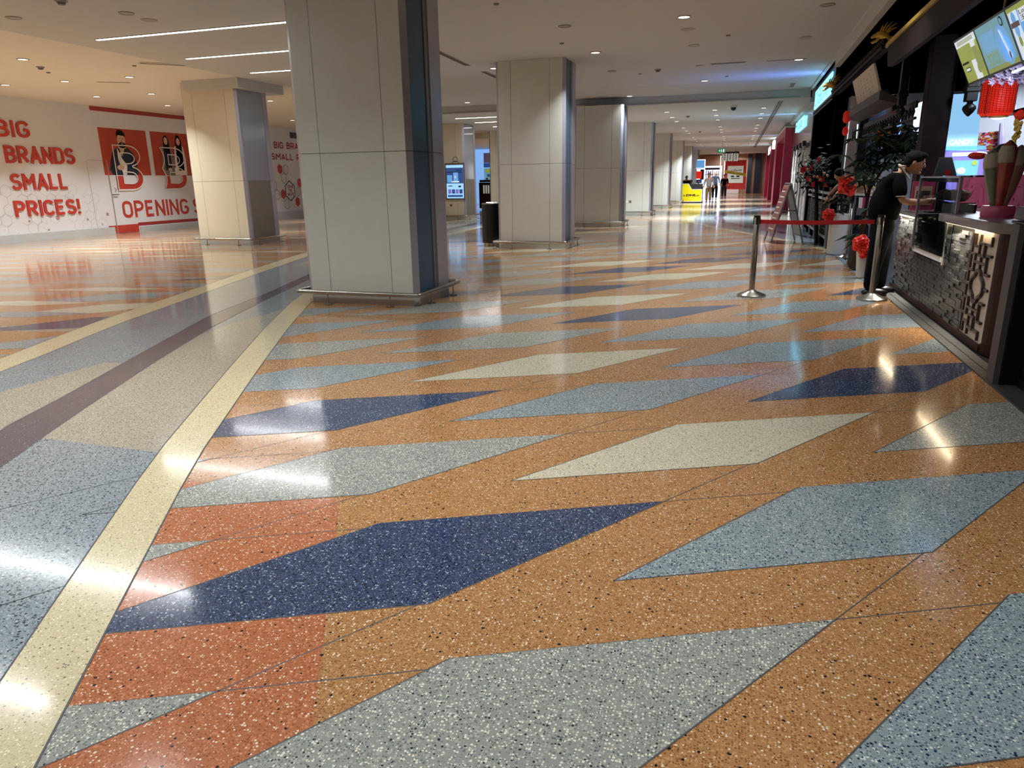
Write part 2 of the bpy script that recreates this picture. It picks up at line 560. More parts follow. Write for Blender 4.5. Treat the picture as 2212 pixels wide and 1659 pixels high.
def ftext(mb, body, O, U, V, w_, h_, m=0, depth=0.0, bold=0.0):
    """font text fitted to a w_ x h_ box"""
    cu = bpy.data.curves.new('tmp', 'FONT')
    cu.body = body
    cu.size = 1.0
    cu.extrude = 0.0
    cu.offset = bold
    cu.resolution_u = 2
    o = bpy.data.objects.new('tmp', cu)
    COL.objects.link(o)
    dg = bpy.context.evaluated_depsgraph_get()
    me = bpy.data.meshes.new_from_object(o.evaluated_get(dg))
    U = Vector(U).normalized(); V = Vector(V).normalized(); N = U.cross(V)
    if len(me.vertices):
        xs = [v.co.x for v in me.vertices]; ys = [v.co.y for v in me.vertices]
        x0, x1, y0, y1 = min(xs), max(xs), min(ys), max(ys)
        sx = w_ / max(1e-6, x1 - x0); sy = h_ / max(1e-6, y1 - y0)
        n = len(mb.v)
        mb.v += [Vector(O) + U * (v.co.x - x0) * sx + V * (v.co.y - y0) * sy + N * depth for v in me.vertices]
        for p in me.polygons:
            mb.f.append(tuple(n + i for i in p.vertices)); mb.m.append(m)
    bpy.data.objects.remove(o); bpy.data.curves.remove(cu); bpy.data.meshes.remove(me)


# --- skinned figures ---------------------------------------------------------
def skin(name, J, E, material, parent=None, sub=2, extra=None, root=0):
    """J: list of (point, radius or (rx, ry)); E: index pairs; one continuous surface"""
    off = Vector(parent.location) if parent is not None else Vector((0, 0, 0))
    me = bpy.data.meshes.new(name)
    me.from_pydata([tuple(Vector(p) - off) for p, r in J], E, [])
    o = bpy.data.objects.new(name, me)
    COL.objects.link(o)
    sk = o.modifiers.new('skin', 'SKIN')
    sk.branch_smoothing = 0.6
    sk.use_smooth_shade = True
    for i, (p, r) in enumerate(J):
        d = me.skin_vertices[0].data[i]
        d.radius = r if isinstance(r, (tuple, list)) else (r, r)
        d.use_root = (i == root)
    ss = o.modifiers.new('sub', 'SUBSURF')
    ss.levels = sub; ss.render_levels = sub
    dg = bpy.context.evaluated_depsgraph_get()
    m2 = bpy.data.meshes.new_from_object(o.evaluated_get(dg))
    bpy.data.objects.remove(o)
    m2.name = name
    if extra is not None:
        bm = bmesh.new(); bm.from_mesh(m2)
        tmp = bpy.data.meshes.new('t')
        tmp.from_pydata([tuple(p - off) for p in extra.v], [], extra.f)
        bm.from_mesh(tmp)
        bm.to_mesh(m2); bm.free(); bpy.data.meshes.remove(tmp)
    m2.materials.clear()
    m2.materials.append(MATS[material])
    for p in m2.polygons: p.use_smooth = True; p.material_index = 0
    o = bpy.data.objects.new(name, m2)
    COL.objects.link(o)
    if parent is not None: o.parent = parent
    return o
# ================================================================== SETTING
FL = ['t_orange', 't_red', 't_blue', 't_grey', 't_slate', 't_cream', 't_band', 't_steel', 't_stone', 't_plum', 'joint']
fb = MB()
fb.box((-22, -6, -0.1), (1.72, 76, 0.0), 0)
Z1, Z2, Z3, Z4, Z5 = .0003, .0006, .0008, .0011, .0014


def strip(L, Rr, z, m):
    """quads between two polylines of equal length"""
    for i in range(len(L) - 1):
        fb.face([(L[i][0], L[i][1], z), (Rr[i][0], Rr[i][1], z), (Rr[i + 1][0], Rr[i + 1][1], z), (L[i + 1][0], L[i + 1][1], z)], m)


# redder pour beside the cream border
strip([(-4.0, -3), (-4.0, .2), (-4.0, 1.2), (-4.5, 2.6)], [(.4, -3), (-.55, .4), (-.94, 1.21), (-1.68, 2.61)], Z1, 1)
# lozenge inlays on two line families
T1 = Vector((-.632, .752)); T2 = Vector((1.10, 1.62)); EA = Vector((.695, 1.045)); EB = Vector((1.145, .545)); O0 = Vector((-.99, 3.03))
KNOWN = {(0, 0): 5, (-1, 0): 4, (1, 0): 4, (2, 0): 5, (3, 0): 3, (4, 0): 4, (5, 0): 3, (0, -1): 2, (-1, -1): 3, (1, -1): 3, (2, -1): 2, (3, -1): 4, (1, -2): 3, (0, -2): 3, (2, -2): 3,
         (0, 1): 2, (-1, 1): 3, (1, 1): 4, (2, 1): 4, (3, 1): 2, (4, 1): 5, (5, 1): 2, (6, 1): 3, (0, 2): 4, (1, 2): 4, (2, 2): 4, (3, 2): 3, (4, 2): 4, (5, 2): 5, (6, 2): 2, (7, 2): 5,
         (-2, -1): 4, (-2, 0): 4, (2, 3): 2, (5, 3): 5, (6, 3): 2, (-2, 1): 4}
rg = random.Random(5)
for j in range(-8, 44):
    for i in range(-40, 60):
        p = O0 + T1 * i + T2 * j
        if p.x < -9.5 or p.x > 2.0 or p.y < -3 or p.y > 62 or p.x + 1.9 < -.9 - .9 * (p.y + 1.2): continue
        c = KNOWN.get((i, j), rg.choice([2, 3, 3, 4, 4, 4, 5]))
        q = [p, p + EA, p + EA + EB, p + EB]
        q = [q[0], q[3], q[2], q[1]]
        fb.face([(a.x, a.y, Z2) for a in q], c)
        if p.y < 9:
            wl = .005
            for a, b in ((q[0], q[1]), (q[1], q[2]), (q[2], q[3]), (q[3], q[0]), (q[2], q[2] + EA * .62), (q[2], q[2] + EB * .8)):
                d = (b - a).normalized(); n = Vector((-d.y, d.x)) * wl / 2
                z = Z3 if (b - q[2]).length < .01 or a != q[2] else Z1 + .0001
                fb.face([(a.x - n.x, a.y - n.y, z), (b.x - n.x, b.y - n.y, z), (b.x + n.x, b.y + n.y, z), (a.x + n.x, a.y + n.y, z)], 10)
# the sweeping path between two cream bands
SR = [(0.6, -4.5), (-.9, -.5), (-1.2, .2), (-1.60, 1.01), (-1.75, 1.26), (-2.22, 2.05), (-2.67, 2.81), (-3.6, 4.61), (-4.4, 6.2), (-5.08, 7.67), (-5.9, 9.9), (-6.6, 12.5), (-7.25, 15.5), (-7.64, 18.25), (-7.96, 21.76), (-8.1, 26), (-8.1, 34)]
SL = [(x - .27, y) for x, y in SR]
FT = [(-.6, -5), (-3.9, .0), (-4.85, 1.6), (-5.45, 2.9), (-6.02, 4.32), (-6.62, 5.82), (-7.08, 7.31), (-8.0, 10.2), (-8.97, 13.45), (-9.7, 17), (-10.2, 21), (-10.5, 26), (-10.6, 34)]
FB_ = [(x + .33 - .1 * (y < 4), y) for x, y in FT]


def samp(pl, y):
    for a, b in zip(pl, pl[1:]):
        if a[1] <= y <= b[1]: return a[0] + (b[0] - a[0]) * (y - a[1]) / (b[1] - a[1])
    return pl[0][0] if y < pl[0][1] else pl[-1][0]


# left field beyond the path: slim pale triangles on red
fb.face([(-22, -6, Z1), (-6.5, -6, Z1), (-6.5, 40, Z1), (-22, 40, Z1)], 0)
for j in range(0, 66):
    for i in range(-3, 8):
        x = -7.0 - i * 1.75 + (j % 2) * .8; y = -2 + j * .62
        c = rg.choice([8, 4, 3, 8, 7, 4, 5])
        if x + .2 > samp(FT, y): continue
        s_ = rg.uniform(.8, 1.15)
        fb.face([(x - .95 * s_, y - .26, Z2), (x + .25, y - .14, Z2), (x + 1.0 * s_, y + .26, Z2), (x - .15, y + .18, Z2)], c)
        n_ = len(fb.v)
        for q_ in range(n_ - 4, n_): fb.v[q_].z = Z1 + .00012 * (1 + (i % 2) * 2 + j % 2)
PR = [(0.1, -4.0), (-2.5, .6), (-3.1, 1.6), (-3.62, 2.48), (-3.82, 2.88), (-4.12, 3.52), (-4.57, 4.52), (-5.22, 6.1), (-5.64, 7.37), (-6.5, 10.2), (-7.3, 13.4), (-8.2, 18), (-8.6, 22), (-8.9, 27), (-9, 34)]
PL = [(-.5, -4.0), (-3.0, .6), (-3.6, 1.9), (-4.02, 2.6), (-4.21, 2.93), (-4.48, 3.65), (-4.95, 4.76), (-5.65, 6.46), (-6.0, 7.85), (-6.85, 10.6), (-7.65, 13.8), (-8.5, 18), (-9.0, 22), (-9.3, 27), (-9.4, 34)]
ys = [-3.5 + .5 * k for k in range(75)]
strip([(samp(FB_, y), y) for y in ys], [(samp(SL, y), y) for y in ys], Z3, 7)
# pale stone fields inside the path
yy = [2.88, 3.3, 3.8, 4.4, 5.0, 5.6]
strip([(samp(PR, y) - .02, y) for y in yy], [(samp(SL, y), y) for y in yy], Z4, 8)
yy2 = [5.6, 6.2, 6.8, 7.4]
strip([(max(-5.08, samp(PR, y)), y) for y in yy2], [(samp(SL, y), y) for y in yy2], Z4, 8)
yy = [-1, 1, 2, 3.0, 3.6, 4.1, 4.45]
strip([(max(-5.0, samp(FB_, y)), y) for y in yy], [(samp(PL, y), y) for y in yy], Z4, 8)
strip([(samp(FB_, y) + .3, y) for y in (11, 13, 16, 19)], [(samp(PL, y), y) for y in (11, 13, 16, 19)], Z4, 8)
strip([(samp(PL, y), y) for y in ys], [(samp(PR, y), y) for y in ys], Z4 + .0002, 9)
strip([(samp(FT, y), y) for y in ys], [(samp(FB_, y), y) for y in ys], Z5, 6)
strip([(samp(SL, y), y) for y in ys], [(samp(SR, y), y) for y in ys], Z5, 6)
for pl, dx in ((SL, 0), (SR, 0), (FT, 0), (FB_, 0), (PL, 0), (PR, 0)):
    strip([(samp(pl, y) - .004, y) for y in ys[:35]], [(samp(pl, y) + .004, y) for y in ys[:35]], Z5 + .0002, 10)
# round sweep of a second path in front of the shops
AR = [(1.7, 14.8), (1.35, 16.2), (.99, 17.41), (.1, 19.8), (-.97, 22.61), (-1.75, 25.2), (-1.98, 28.07), (-1.75, 31.5), (-1.1, 34.8), (.31, 38.47), (1.7, 41)]
ys2 = [14.8 + .8 * k for k in range(33)]
for off, z, m in ((0, Z3, 6), (.22, Z4, 7), (.95, Z4 + .0002, 9), (1.25, Z4 + .0003, 7), (2.2, Z5 + .0004, 8)):
    for a, b in zip(ys2, ys2[1:]):
        xa = min(1.715, samp(AR, a) + off); xb = min(1.715, samp(AR, b) + off)
        if xa < 1.71 or xb < 1.71:
            fb.face([(xa, a, z), (1.72, a, z), (1.72, b, z), (xb, b, z)], m)
struct('floor', fb, FL)
b = MB()
b.box((1.72, -6, -.1), (9, 22.9, .004), 0)
struct('floor', b, ['tile_dark'])
# stone threshold along the stall
b = MB()
for k in range(70):
    y0 = 2.0 + k * .12
    if y0 > 10.2: break
    b.box((1.70, y0, 0), (1.775, y0 + .117, .012), 0)
    b.box((1.777, y0, 0), (1.85, y0 + .117, .016), 0)
b.box((1.66, 10.2, 0), (1.74, 22.9, .008), 1)
struct('trim_1', b, ['stone_dark', 'bluegrey'])

# ceilings
b = MB(); b.box((-11.1, -6, ZC), (1.62, YB, ZC + .1)); struct('ceiling', b, ['ceiling_paint'])
b = MB(); b.box((-22, -6, ZC + .02), (-11.1, 36, ZC + .12))
b.box((-22, 36, ZF), (-11.1, 50, ZF + .3)); struct('ceiling', b, ['ceiling_warm'])
b = MB(); b.box((-11.1, YB, ZF), (1.62, 72, ZF + .3)); b.box((-11.14, YB, ZF), (-11.06, 36, ZC + .1)); struct('ceiling', b, ['ceiling_paint'])
b = MB(); b.box((1.62, -6, 3.60), (1.72, 17.4, ZC + .1)); b.box((1.55, -6, ZC - .035), (1.62, YB, ZC))
b.box((1.58, YB, 3.42), (1.72, 70, ZF + .2)); struct('trim_2', b, ['ceiling_paint'])
# walls
b = MB(); b.box((-19.2, -6, 0), (-18.9, 25.2, 4.0)); b.box((-19.6, 25.2, 0), (-19.3, 36, 4.0)); b.box((-19.6, 25.1, 0), (-19.2, 25.2, 4.0)); struct('wall_left', b, ['hoarding'])
b = MB(); b.box((-18.9, -6, 0), (-18.84, 18.0, .22)); b.box((-18.9, 19.05, 0), (-18.86, 25.2, .17)); b.box((-19.3, 25.2, 0), (-19.24, 36, .3)); struct('baseboard_left', b, ['skirt_grey'])
b = MB(); b.box((-22, -6.3, 0), (9, -6, 4.2)); struct('wall_back', b, ['ceiling_paint'])
b = MB(); b.box((-22, 36, 0), (-19.6, 36.2, 4.0)); b.box((-22, 47, 0), (-8.2, 47.3, 4.0)); struct('wall_far_left', b, ['shop_white'])
b = MB()
b.box((1.72, 17.4, 0), (1.95, 22.9, 3.9))
b.box((1.74, -6, 2.98), (1.95, 17.4, 3.9))
b.box((1.85, -6, 0), (2.0, 2.0, 3.0))
struct('wall_right', b, ['black_matte'])
b = MB(); b.box((2.0, 17.2, 0), (9, 17.4, 3.9)); b.box((8.8, -6, 0), (9, 17.4, 3.9)); struct('wall_right_back', b, ['shop_white'])
b = MB(); b.box((2.0, -6, 3.0), (9, 17.4, 3.1)); struct('ceiling_stall', b, ['black_matte'])

# ================================================================== COLUMNS
RH = .148


def column(x, y, W, D, Hh, label, group, kind='blue', sockets=False, skew=0):
    """x, y: middle of the front face on the floor; W front face, D depth"""
    t = thing('column', label, 'column', (x, y, 0), 0, group)
    h = W / 2; c = .06 if kind == 'blue' else .05; g = .006; zt = Hh; zj = 1.75 if W < 1.45 else 1.52
    core = MB(); core.box((-h - c + .045, c + .0, 0), (h + c - .045, D - c, zt)); core.box((-h + .02, .02, 0), (h - .02, D - .02, zt))
    core.build('core', ['joint'], t, local=True)
    pn = MB()
    for (ya, yb) in ((0, .03), (D - .03, D)):
        for (xa, xb) in ((-h, -h + .27), (-h + .27, h - .27), (h - .27, h)):
            for (za, zb) in ((.13, zj), (zj, zt - .0)):
                pn.box((xa + g / 2, ya, za + g / 2), (xb - g / 2, yb, zb - g / 2))
    pn.build('cladding_panel', ['clad' if kind == 'blue' else 'clad_warm'], t, local=True)
    pl = MB(); pl.box((-h, .004, 0), (h, D - .004, .125)); pl.box((-h - c, c, 0), (h + c, D - c, .125))
    pl.hexa([(-h - c, c, 0), (-h, 0.004, 0), (-h + .02, .03, 0), (-h - c + .02, c + .02, 0), (-h - c, c, .125), (-h, 0.004, .125), (-h + .02, .03, .125), (-h - c + .02, c + .02, .125)])
    pl.hexa([(h, .004, 0), (h + c, c, 0), (h + c - .02, c + .02, 0), (h - .02, .03, 0), (h, .004, .125), (h + c, c, .125), (h + c - .02, c + .02, .125), (h - .02, .03, .125)])
    pl.build('plinth', ['plinth_grey'], t, local=True)
    tr = MB()
    for s in (-1, 1):
        for (za, zb) in ((.13, zj), (zj, zt)):
            za += g / 2; zb -= g / 2
            # chamfer strips at both corners
            for (p, q) in (((s * h, .004), (s * (h + c), c)), ((s * (h + c), D - c), (s * h, D - .004))):
                iw = Vector((-s * .03, 0))
                tr.prism([(p[0], p[1], za), (q[0], q[1], za), (q[0] - s * .03, q[1], za), (p[0] - s * .03, p[1], za)], (0, 0, zb - za))
    tr.build('corner_trim', ['lilac_metal'], t, local=True)
    gl = MB(); rv = MB(); sv = MB()
    for s in (-1, 1):
        for (za, zb) in ((.13, zj), (zj, zt)):
            za += g / 2; zb -= g / 2
            if kind == 'blue':
                f = D * .52
                gl.box((s * (h + c - .06), c, za), (s * (h + c - .02), f, zb))
                rv.box((s * (h + c - .06), f, za), (s * (h + c - .01), f + .10, zb))
                sv.box((s * (h + c - .06), f + .10, za), (s * (h + c), D - c, zb))
            else:
                a1, a2 = c + .06, D - c - .17
                sv.box((s * (h + c - .06), c, za), (s * (h + c), a1, zb)); sv.box((s * (h + c - .06), a2, za), (s * (h + c), D - c, zb))
                (gl if za > 1 else rv).box((s * (h + c - .06), a1 + g, za), (s * (h + c - .004), a2 - g, zb))
    gl.build('glass_strip', ['blue_glass' if kind == 'blue' else 'pale_glass'], t, local=True)
    rv.build('reveal_strip', ['reveal' if kind == 'blue' else 'brown_panel'], t, local=True)
    sv.build('side_strip', ['lilac_metal'], t, local=True)
    # rail
    r = thing('bumper_rail', label.replace('column', 'bumper rail round the foot of the column') if False else 'bumper rail of the ' + ' '.join(label.split()[:10]), 'rail', (x, y, 0), 0, 'steel bumper rails around the columns')
    e = .125; rr = .05
    X0, X1, Y0, Y1 = -h - c - e * .6, h + c + e * .6, -e, D + e
    pts = []
    for (cx_, cy_, a0) in ((X1 - rr, Y0 + rr, -90), (X1 - rr, Y1 - rr, 0), (X0 + rr, Y1 - rr, 90), (X0 + rr, Y0 + rr, 180)):
        for k in range(5):
            a = R_(a0 + 90 * k / 4); pts.append((cx_ + rr * math.cos(a), cy_ + rr * math.sin(a), RH))
    MB().tube(pts, .027, 10, closed=True).build('rail_tube', ['steel'], r, smooth=True, local=True)
    for (px, py) in ((-h + .29, Y0), (h - .25, Y0), (X1, .22), (X1, D - .1), (X0, .22), (X0, D - .1), (-h + .29, Y1), (h - .25, Y1)):
        q = MB(); q.tube([(px, py, .004), (px, py, RH - .01)], .009, 8); q.lathe([(.0, .0), (.05, .0), (.05, .012), (.02, .018), (.0, .018)], (px, py, 0), 14)
        q.build('rail_post', ['steel'], r, smooth=True, local=True)
    return t


SP = 7.376; Y1C = 7.588; XC = -4.325
cl = ['foremost grey column with dark glass side strip', 'grey column beside the black litter bin', 'third grey column down the aisle, two behind the foremost',
      'fourth grey column down the aisle, with a double socket low on its front', 'fifth grey column down the aisle, warmer beige, with a double socket low on its front',
      'sixth grey column down the aisle, beside the yellow kiosk', 'seventh grey column down the aisle', 'farthest grey column at the end of the row']
for k in range(8):
    column(XC, Y1C + SP * k, 1.37, 1.0, (ZC if k < 2 else ZF), cl[k], 'columns along the main aisle')
column(-12.22, 14.93, 1.47, 1.2, ZC, 'warm beige column in front of the hoarding with a pale glass side panel', 'columns of the left row', 'left')
column(-11.15, 26.5, 1.6, 1.3, ZF, 'beige column carrying the lit information screen', 'columns of the left row', 'left')
column(-10.3, 31.0, 1.0, 1.3, ZF, 'narrow grey column seen behind the litter bin', 'columns of the left row', 'left')
b = MB(); b.box((-12.75, 14.75, 3.58), (-11.2, 16.5, 3.66)); b.box((-12.75, 14.75, 3.66), (-11.2, 16.5, ZC + .05))
struct('trim_3', b, ['ceiling_paint'])

# socket pairs on columns
def socket(x, y, label):
    t = thing('socket_plate', label, 'socket', (x, y, .55), 0, 'socket plates on the columns')
    MB().box((-.12, -.012, -.045), (-.03, 0, .045)).build('switch_plate', ['white'], t, local=True)
    q = MB().box((.01, -.012, -.045), (.10, 0, .045)); q.build('socket_plate', ['reveal'], t, local=True)
for k, xx in ((3, -4.45), (4, -4.5)):
    socket(xx, Y1C + SP * k, 'pair of small wall plates on the ' + ('fourth' if k == 3 else 'fifth') + ' column of the aisle')
socket(-10.95, 26.5, 'pair of small wall plates under the information screen')

# information screen
t = thing('information_screen', 'upright lit touch screen with blue map on beige column', 'screen', (-11.15, 26.5, 0))
yf = 26.5
a = at(965.5, 357, yf); bq = at(1003.5, 428, yf)
x0, x1, z0, z1 = a.x - .02, bq.x, bq.z, a.z
MB().box((x0 - .05, yf - .06, z0 - .06), (x1 + .05, yf - .002, z1 + .07)).build('screen_frame', ['reveal'], t)
q = MB(); q.box((x0, yf - .066, z0), (x1, yf - .06, z1), 0)
W_, H_ = x1 - x0, z1 - z0
def sp(u0, v0, u1, v1, m, l=1): q.box((x0 + W_ * u0, yf - .066 - .002 * l, z0 + H_ * v0), (x0 + W_ * u1, yf - .065, z0 + H_ * v1), m)
sp(.0, .45, 1, .92, 1); sp(.05, .48, .35, .7, 2, 2); sp(.42, .52, .7, .78, 2, 2); sp(.3, .48, .75, .52, 3, 3); sp(.5, .6, .56, .68, 3, 3); sp(.05, .78, .9, .8, 4, 2); sp(.6, .84, .9, .86, 4, 2)
for k in range(4): sp(.09 + .22 * k, .14, .27 + .22 * k, .27, 1 if k % 2 else 5, 2)
sp(.06, .04, .94, .1, 6, 2); sp(.1, .36, .35, .385, 4, 2); sp(.7, .33, .85, .38, 4, 2)
q.build('screen_panel', ['glow_sky', 'scr_navy', 'scr_blue', 'scr_white', 'scr_ink', 'scr_violet', 'scr_navy'], t)
a = at(983.5, 350, yf)
q = MB(); q.ribbon([(.09 * math.cos(x * .63), .1 + .09 * math.sin(x * .63)) for x in range(10)], .02, (a.x, yf - .004, a.z), (1, 0, 0), (0, 0, 1), (0, -1, 0), 0, 0, True)
q.ribbon([(-.15, -.08), (-.12, 0), (0, .03), (.12, 0), (.15, -.08)], .02, (a.x, yf - .004, a.z), (1, 0, 0), (0, 0, 1), (0, -1, 0))
tag(q.build('person_symbol', ['scr_ink']), 'small person symbol printed on column above the information screen', 'symbol')

# ================================================================== CEILING FITTINGS
def downlight_proto(lit, power, color, size=.17):
    name = 'downlight' if lit else 'switched_off_downlight'
    t = thing(name, 'round recessed downlight', 'ceiling light', (0, 0, 0))
    q = MB(); q.lathe([(size * .52, -.002), (size * .64, -.002), (size * .64, -.014), (size * .52, -.014)], (0, 0, 0), 20)
    ring = MB()
    n = 20
    for j in range(n):
        a0 = 2 * math.pi * j / n; a1 = 2 * math.pi * (j + 1) / n
        ri, ro = size * .5, size * .62
        P = [(r * math.cos(a), r * math.sin(a)) for r, a in ((ri, a0), (ro, a0), (ro, a1), (ri, a1))]
        ring.hexa([(x, y, -.012) for x, y in P] + [(x, y, 0) for x, y in P])
    ring.build('trim_ring', ['trim_ring'], t, local=True)
    MB().lathe([(.0, -.008), (size * .5, -.008), (size * .5, -.002), (0, -.002)], (0, 0, 0), 20).build('lens', ['glow_white' if lit else 'unlit_lens'], t, local=True)
    return t


LIT = downlight_proto(True, PW, NEUT)
OFF = downlight_proto(False, 0, NEUT)
near = [(-1.06, 12.13, 'lit downlight nearest the camera over the main aisle'), (-2.92, 14.68, 'lit downlight in front of the second column'), (-1.15, 19.81, 'lit downlight over the main aisle, last before the bulkhead'),
        (.89, 17.2, 'lit downlight in the blue glow near the shop signs'), (-3.41, 22.35, 'lit downlight on the near ceiling right beside the bulkhead'), (-5.35, 15.75, 'small lit downlight beside the slot vent'), (-8.32, 21.87, 'lit downlight seen between the foremost and second columns')]
left = [(-13.28, 11.2, 'lit downlight nearest the camera on the warm left ceiling'), (-15.11, 13.71, 'lit downlight over the word BRANDS'), (-16.84, 13.62, 'lit downlight at the far left edge'), (-16.88, 16.23, 'lit downlight at left above the red band of hoarding'),
        (-13.31, 13.78, 'lit downlight left of the beige column top'), (-15.16, 16.36, 'lit downlight over the left poster'), (-16.88, 18.8, 'lit downlight over the right poster'), (-13.42, 19.08, 'lit downlight just right of the beige column top'), (-16.69, 25.0, 'lit downlight above the farther hoarding words')]
first = True


def place(proto, used, loc, label, group):
    if not used:
        proto.location = loc; proto['label'] = label; proto['group'] = group; return proto
    return dup(proto, loc, label, group)


u1 = u2 = False
for (x, y, l) in near:
    place(LIT, u1, (x, y, ZC), l, 'downlights over the main aisle'); u1 = True
    area('downlight_lamp', (x, y, ZC - .03), PW * 1.5, .15, NEUT)
for (x, y, l) in left:
    place(LIT, u1, (x, y, ZC + .02), l, 'downlights on the warm left ceiling')
    area('downlight_lamp', (x, y, ZC - .02), PW * 1.5, .15, WARM)
off = [(-2.91, 12.1, 'switched-off downlight left of the nearest lit one'), (-1.08, 14.67, 'switched-off downlight between the lit ones above the aisle'), (-3.04, 17.21, 'switched-off downlight right of the second column top'), (-1.11, 17.26, 'switched-off downlight beside the wide square vent'),
       (.84, 14.62, 'switched-off downlight high on the right part of ceiling'), (.95, 12.11, 'switched-off downlight at the top right of the ceiling'), (-10.15, 8.54, 'switched-off downlight at the top left corner'), (-8.48, 8.9, 'switched-off downlight between the ceiling speaker and top edge')]
for (x, y, l) in off:
    place(OFF, u2, (x, y, ZC), l, 'switched-off downlights'); u2 = True
rows = [([(-2.65, 25.54), (-2.68, 27.74), (-2.7, 29.77), (-2.74, 33.58), (-2.77, 35.75), (-2.79, 37.76), (-2.84, 41.6), (-2.88, 43.7), (-2.91, 45.9), (-2.93, 49.58), (-2.95, 51.6), (-2.97, 53.52)], 'left'),
        ([(-1.11, 25.51), (-1.14, 27.63), (-1.16, 29.82), (-1.2, 33.68), (-1.22, 35.69), (-1.25, 37.7), (-1.28, 41.5), (-1.3, 43.6), (-1.34, 45.62), (-1.39, 49.57), (-1.4, 51.6), (-1.4, 53.6)], 'middle'),
        ([(.4, 25.54), (.38, 27.69), (.37, 29.79), (.33, 33.52), (.3, 35.58), (.28, 37.66), (.25, 41.4), (.23, 43.5), (.21, 45.49), (.15, 49.87), (.15, 52), (.13, 54)], 'right')]
for pts, nm in rows:
    for k, (x, y) in enumerate(pts):
        place(LIT, u1, (x, y, ZF), '%s-row far downlight, %s lamp of the %s cluster beyond the ceiling step' % (nm, ('first', 'second', 'third')[k % 3], ('first', 'second', 'third', 'fourth')[k // 3]), 'far ceiling downlights, ' + nm + ' row')
        if k % 3 == 1: area('downlight_lamp', (x, y, ZF - .03), PW * 3.6, .3, (.85, .95, 1))
for (x, y) in ((-14, 30), (-8, 33), (-13, 40), (-7.5, 42), (-6.5, 28)):
    area('ceiling_fill_light', (x, y, 3.4), PW * 2.2, .3, NEUT)

# linear lights
def linear(x0, x1, y, z, label, group, p=11.0, wd=.055):
    t = thing('linear_light', label, 'ceiling light', ((x0 + x1) / 2, y, z), 0, group)
    MB().box((x0, y - wd / 2 - .008, z - .012), (x1, y + wd / 2 + .008, z)).build('housing', ['trim_ring'], t)
    MB().box((x0 + .01, y - wd / 2, z - .018), (x1 - .01, y + wd / 2, z - .012)).build('diffuser', ['glow_lin'], t)
    if p: area('linear_lamp', ((x0 + x1) / 2, y, z - .035), p * (x1 - x0), x1 - x0, NEUT, shape='RECTANGLE', sy=wd, spread=170)
for yy_ in (4.4, 6.5): linear(-10.39, -6.55, yy_, ZC, 'linear ceiling light overhead at left, outside the photo', 'linear lights overhead', 11)
linear(-10.39, -6.55, 10.18, ZC, 'longest linear ceiling light, nearest of the three left of foremost column', 'linear lights left of the foremost column')
linear(-10.38, -6.55, 12.22, ZC, 'middle linear ceiling light of the three left of foremost column', 'linear lights left of the foremost column')
linear(-10.42, -6.55, 14.2, ZC, 'farthest linear ceiling light of the three left of foremost column', 'linear lights left of the foremost column')
linear(-9.77, -6.5, 24.45, ZF, 'nearest linear light seen between the foremost and second columns', 'linear lights left of the second column')
linear(-9.77, -6.5, 26.4, ZF, 'middle linear light seen between the foremost and second columns', 'linear lights left of the second column')
linear(-9.85, -6.5, 28.7, ZF, 'farthest linear light seen between the foremost and second columns', 'linear lights left of the second column')
for k, (v, nm) in enumerate(((249, 'top'), (257, 'second'), (264.5, 'third'), (274, 'fourth'), (280, 'fifth'))):
    c_ = Vector((1241 - 1106., 829.5 - v, -FPX)); d = Vector((AX.dot(c_), AY.dot(c_), AZ.dot(c_)))
    p = Vector((0, 0, CAMH)) + d * ((ZF - CAMH) / d.z)
    linear(p.x - 1.8, p.x + 1.2, p.y, ZF, 'linear light in the slit between second and third columns, %s of five' % nm, 'linear lights behind the second column', 3)

# slot vents
def slot(name, x0, y0, x1, y1, z, label, cat='air vent', n=2, wd=.035, gap=.05):
    t = thing(name, label, cat, ((x0 + x1) / 2, (y0 + y1) / 2, z))
    d = Vector((x1 - x0, y1 - y0, 0)).normalized(); nn = Vector((-d.y, d.x, 0))
    A = Vector((x0, y0, z)); B_ = Vector((x1, y1, z))
    q = MB()
    hw = (n * gap) / 2 + .02
    q.hexa([A - nn * hw + Vector((0, 0, -.006)), B_ - nn * hw + Vector((0, 0, -.006)), B_ + nn * hw + Vector((0, 0, -.006)), A + nn * hw + Vector((0, 0, -.006)), A - nn * hw, B_ - nn * hw, B_ + nn * hw, A + nn * hw])
    q.build('frame', ['trim_ring'], t)
    for k in range(n):
        o_ = nn * ((k - (n - 1) / 2) * gap)
        q = MB(); lo = Vector((0, 0, -.009)); hi = Vector((0, 0, -.006))
        a, b_ = A + o_ + d * .03, B_ + o_ - d * .03
        q.hexa([a - nn * wd / 2 + lo, b_ - nn * wd / 2 + lo, b_ + nn * wd / 2 + lo, a + nn * wd / 2 + lo, a - nn * wd / 2 + hi, b_ - nn * wd / 2 + hi, b_ + nn * wd / 2 + hi, a + nn * wd / 2 + hi])
        q.build('slot', ['slot'], t)
slot('slot_vent', -5.66, 13.2, -5.75, 15.2, ZC, 'dark double slot vent right of the foremost column top', n=2)
slot('slot_vent', -5.73, 16.1, -5.77, 17.5, ZC, 'shorter dark slot vent touching the second column', n=2)
slot('slot_vent', .83, 23.5, .47, 58, ZF, 'long black slot vent running down the far aisle ceiling', n=2, wd=.05, gap=.07)
slot('slot_vent', 1.02, 21.3, 1.02, 22.2, ZC, 'short pair of black slots beside the bulkhead', n=2)
slot('slot_vent', -.9, 17.1, -.15, 17.1, ZC, 'wide shallow grille beside the motion sensor', n=1, wd=.09, gap=.1)
slot('slot_vent', .25, 17.15, 1.05, 17.15, ZC, 'faint access panel line near the blue glow', n=1, wd=.01, gap=.02)
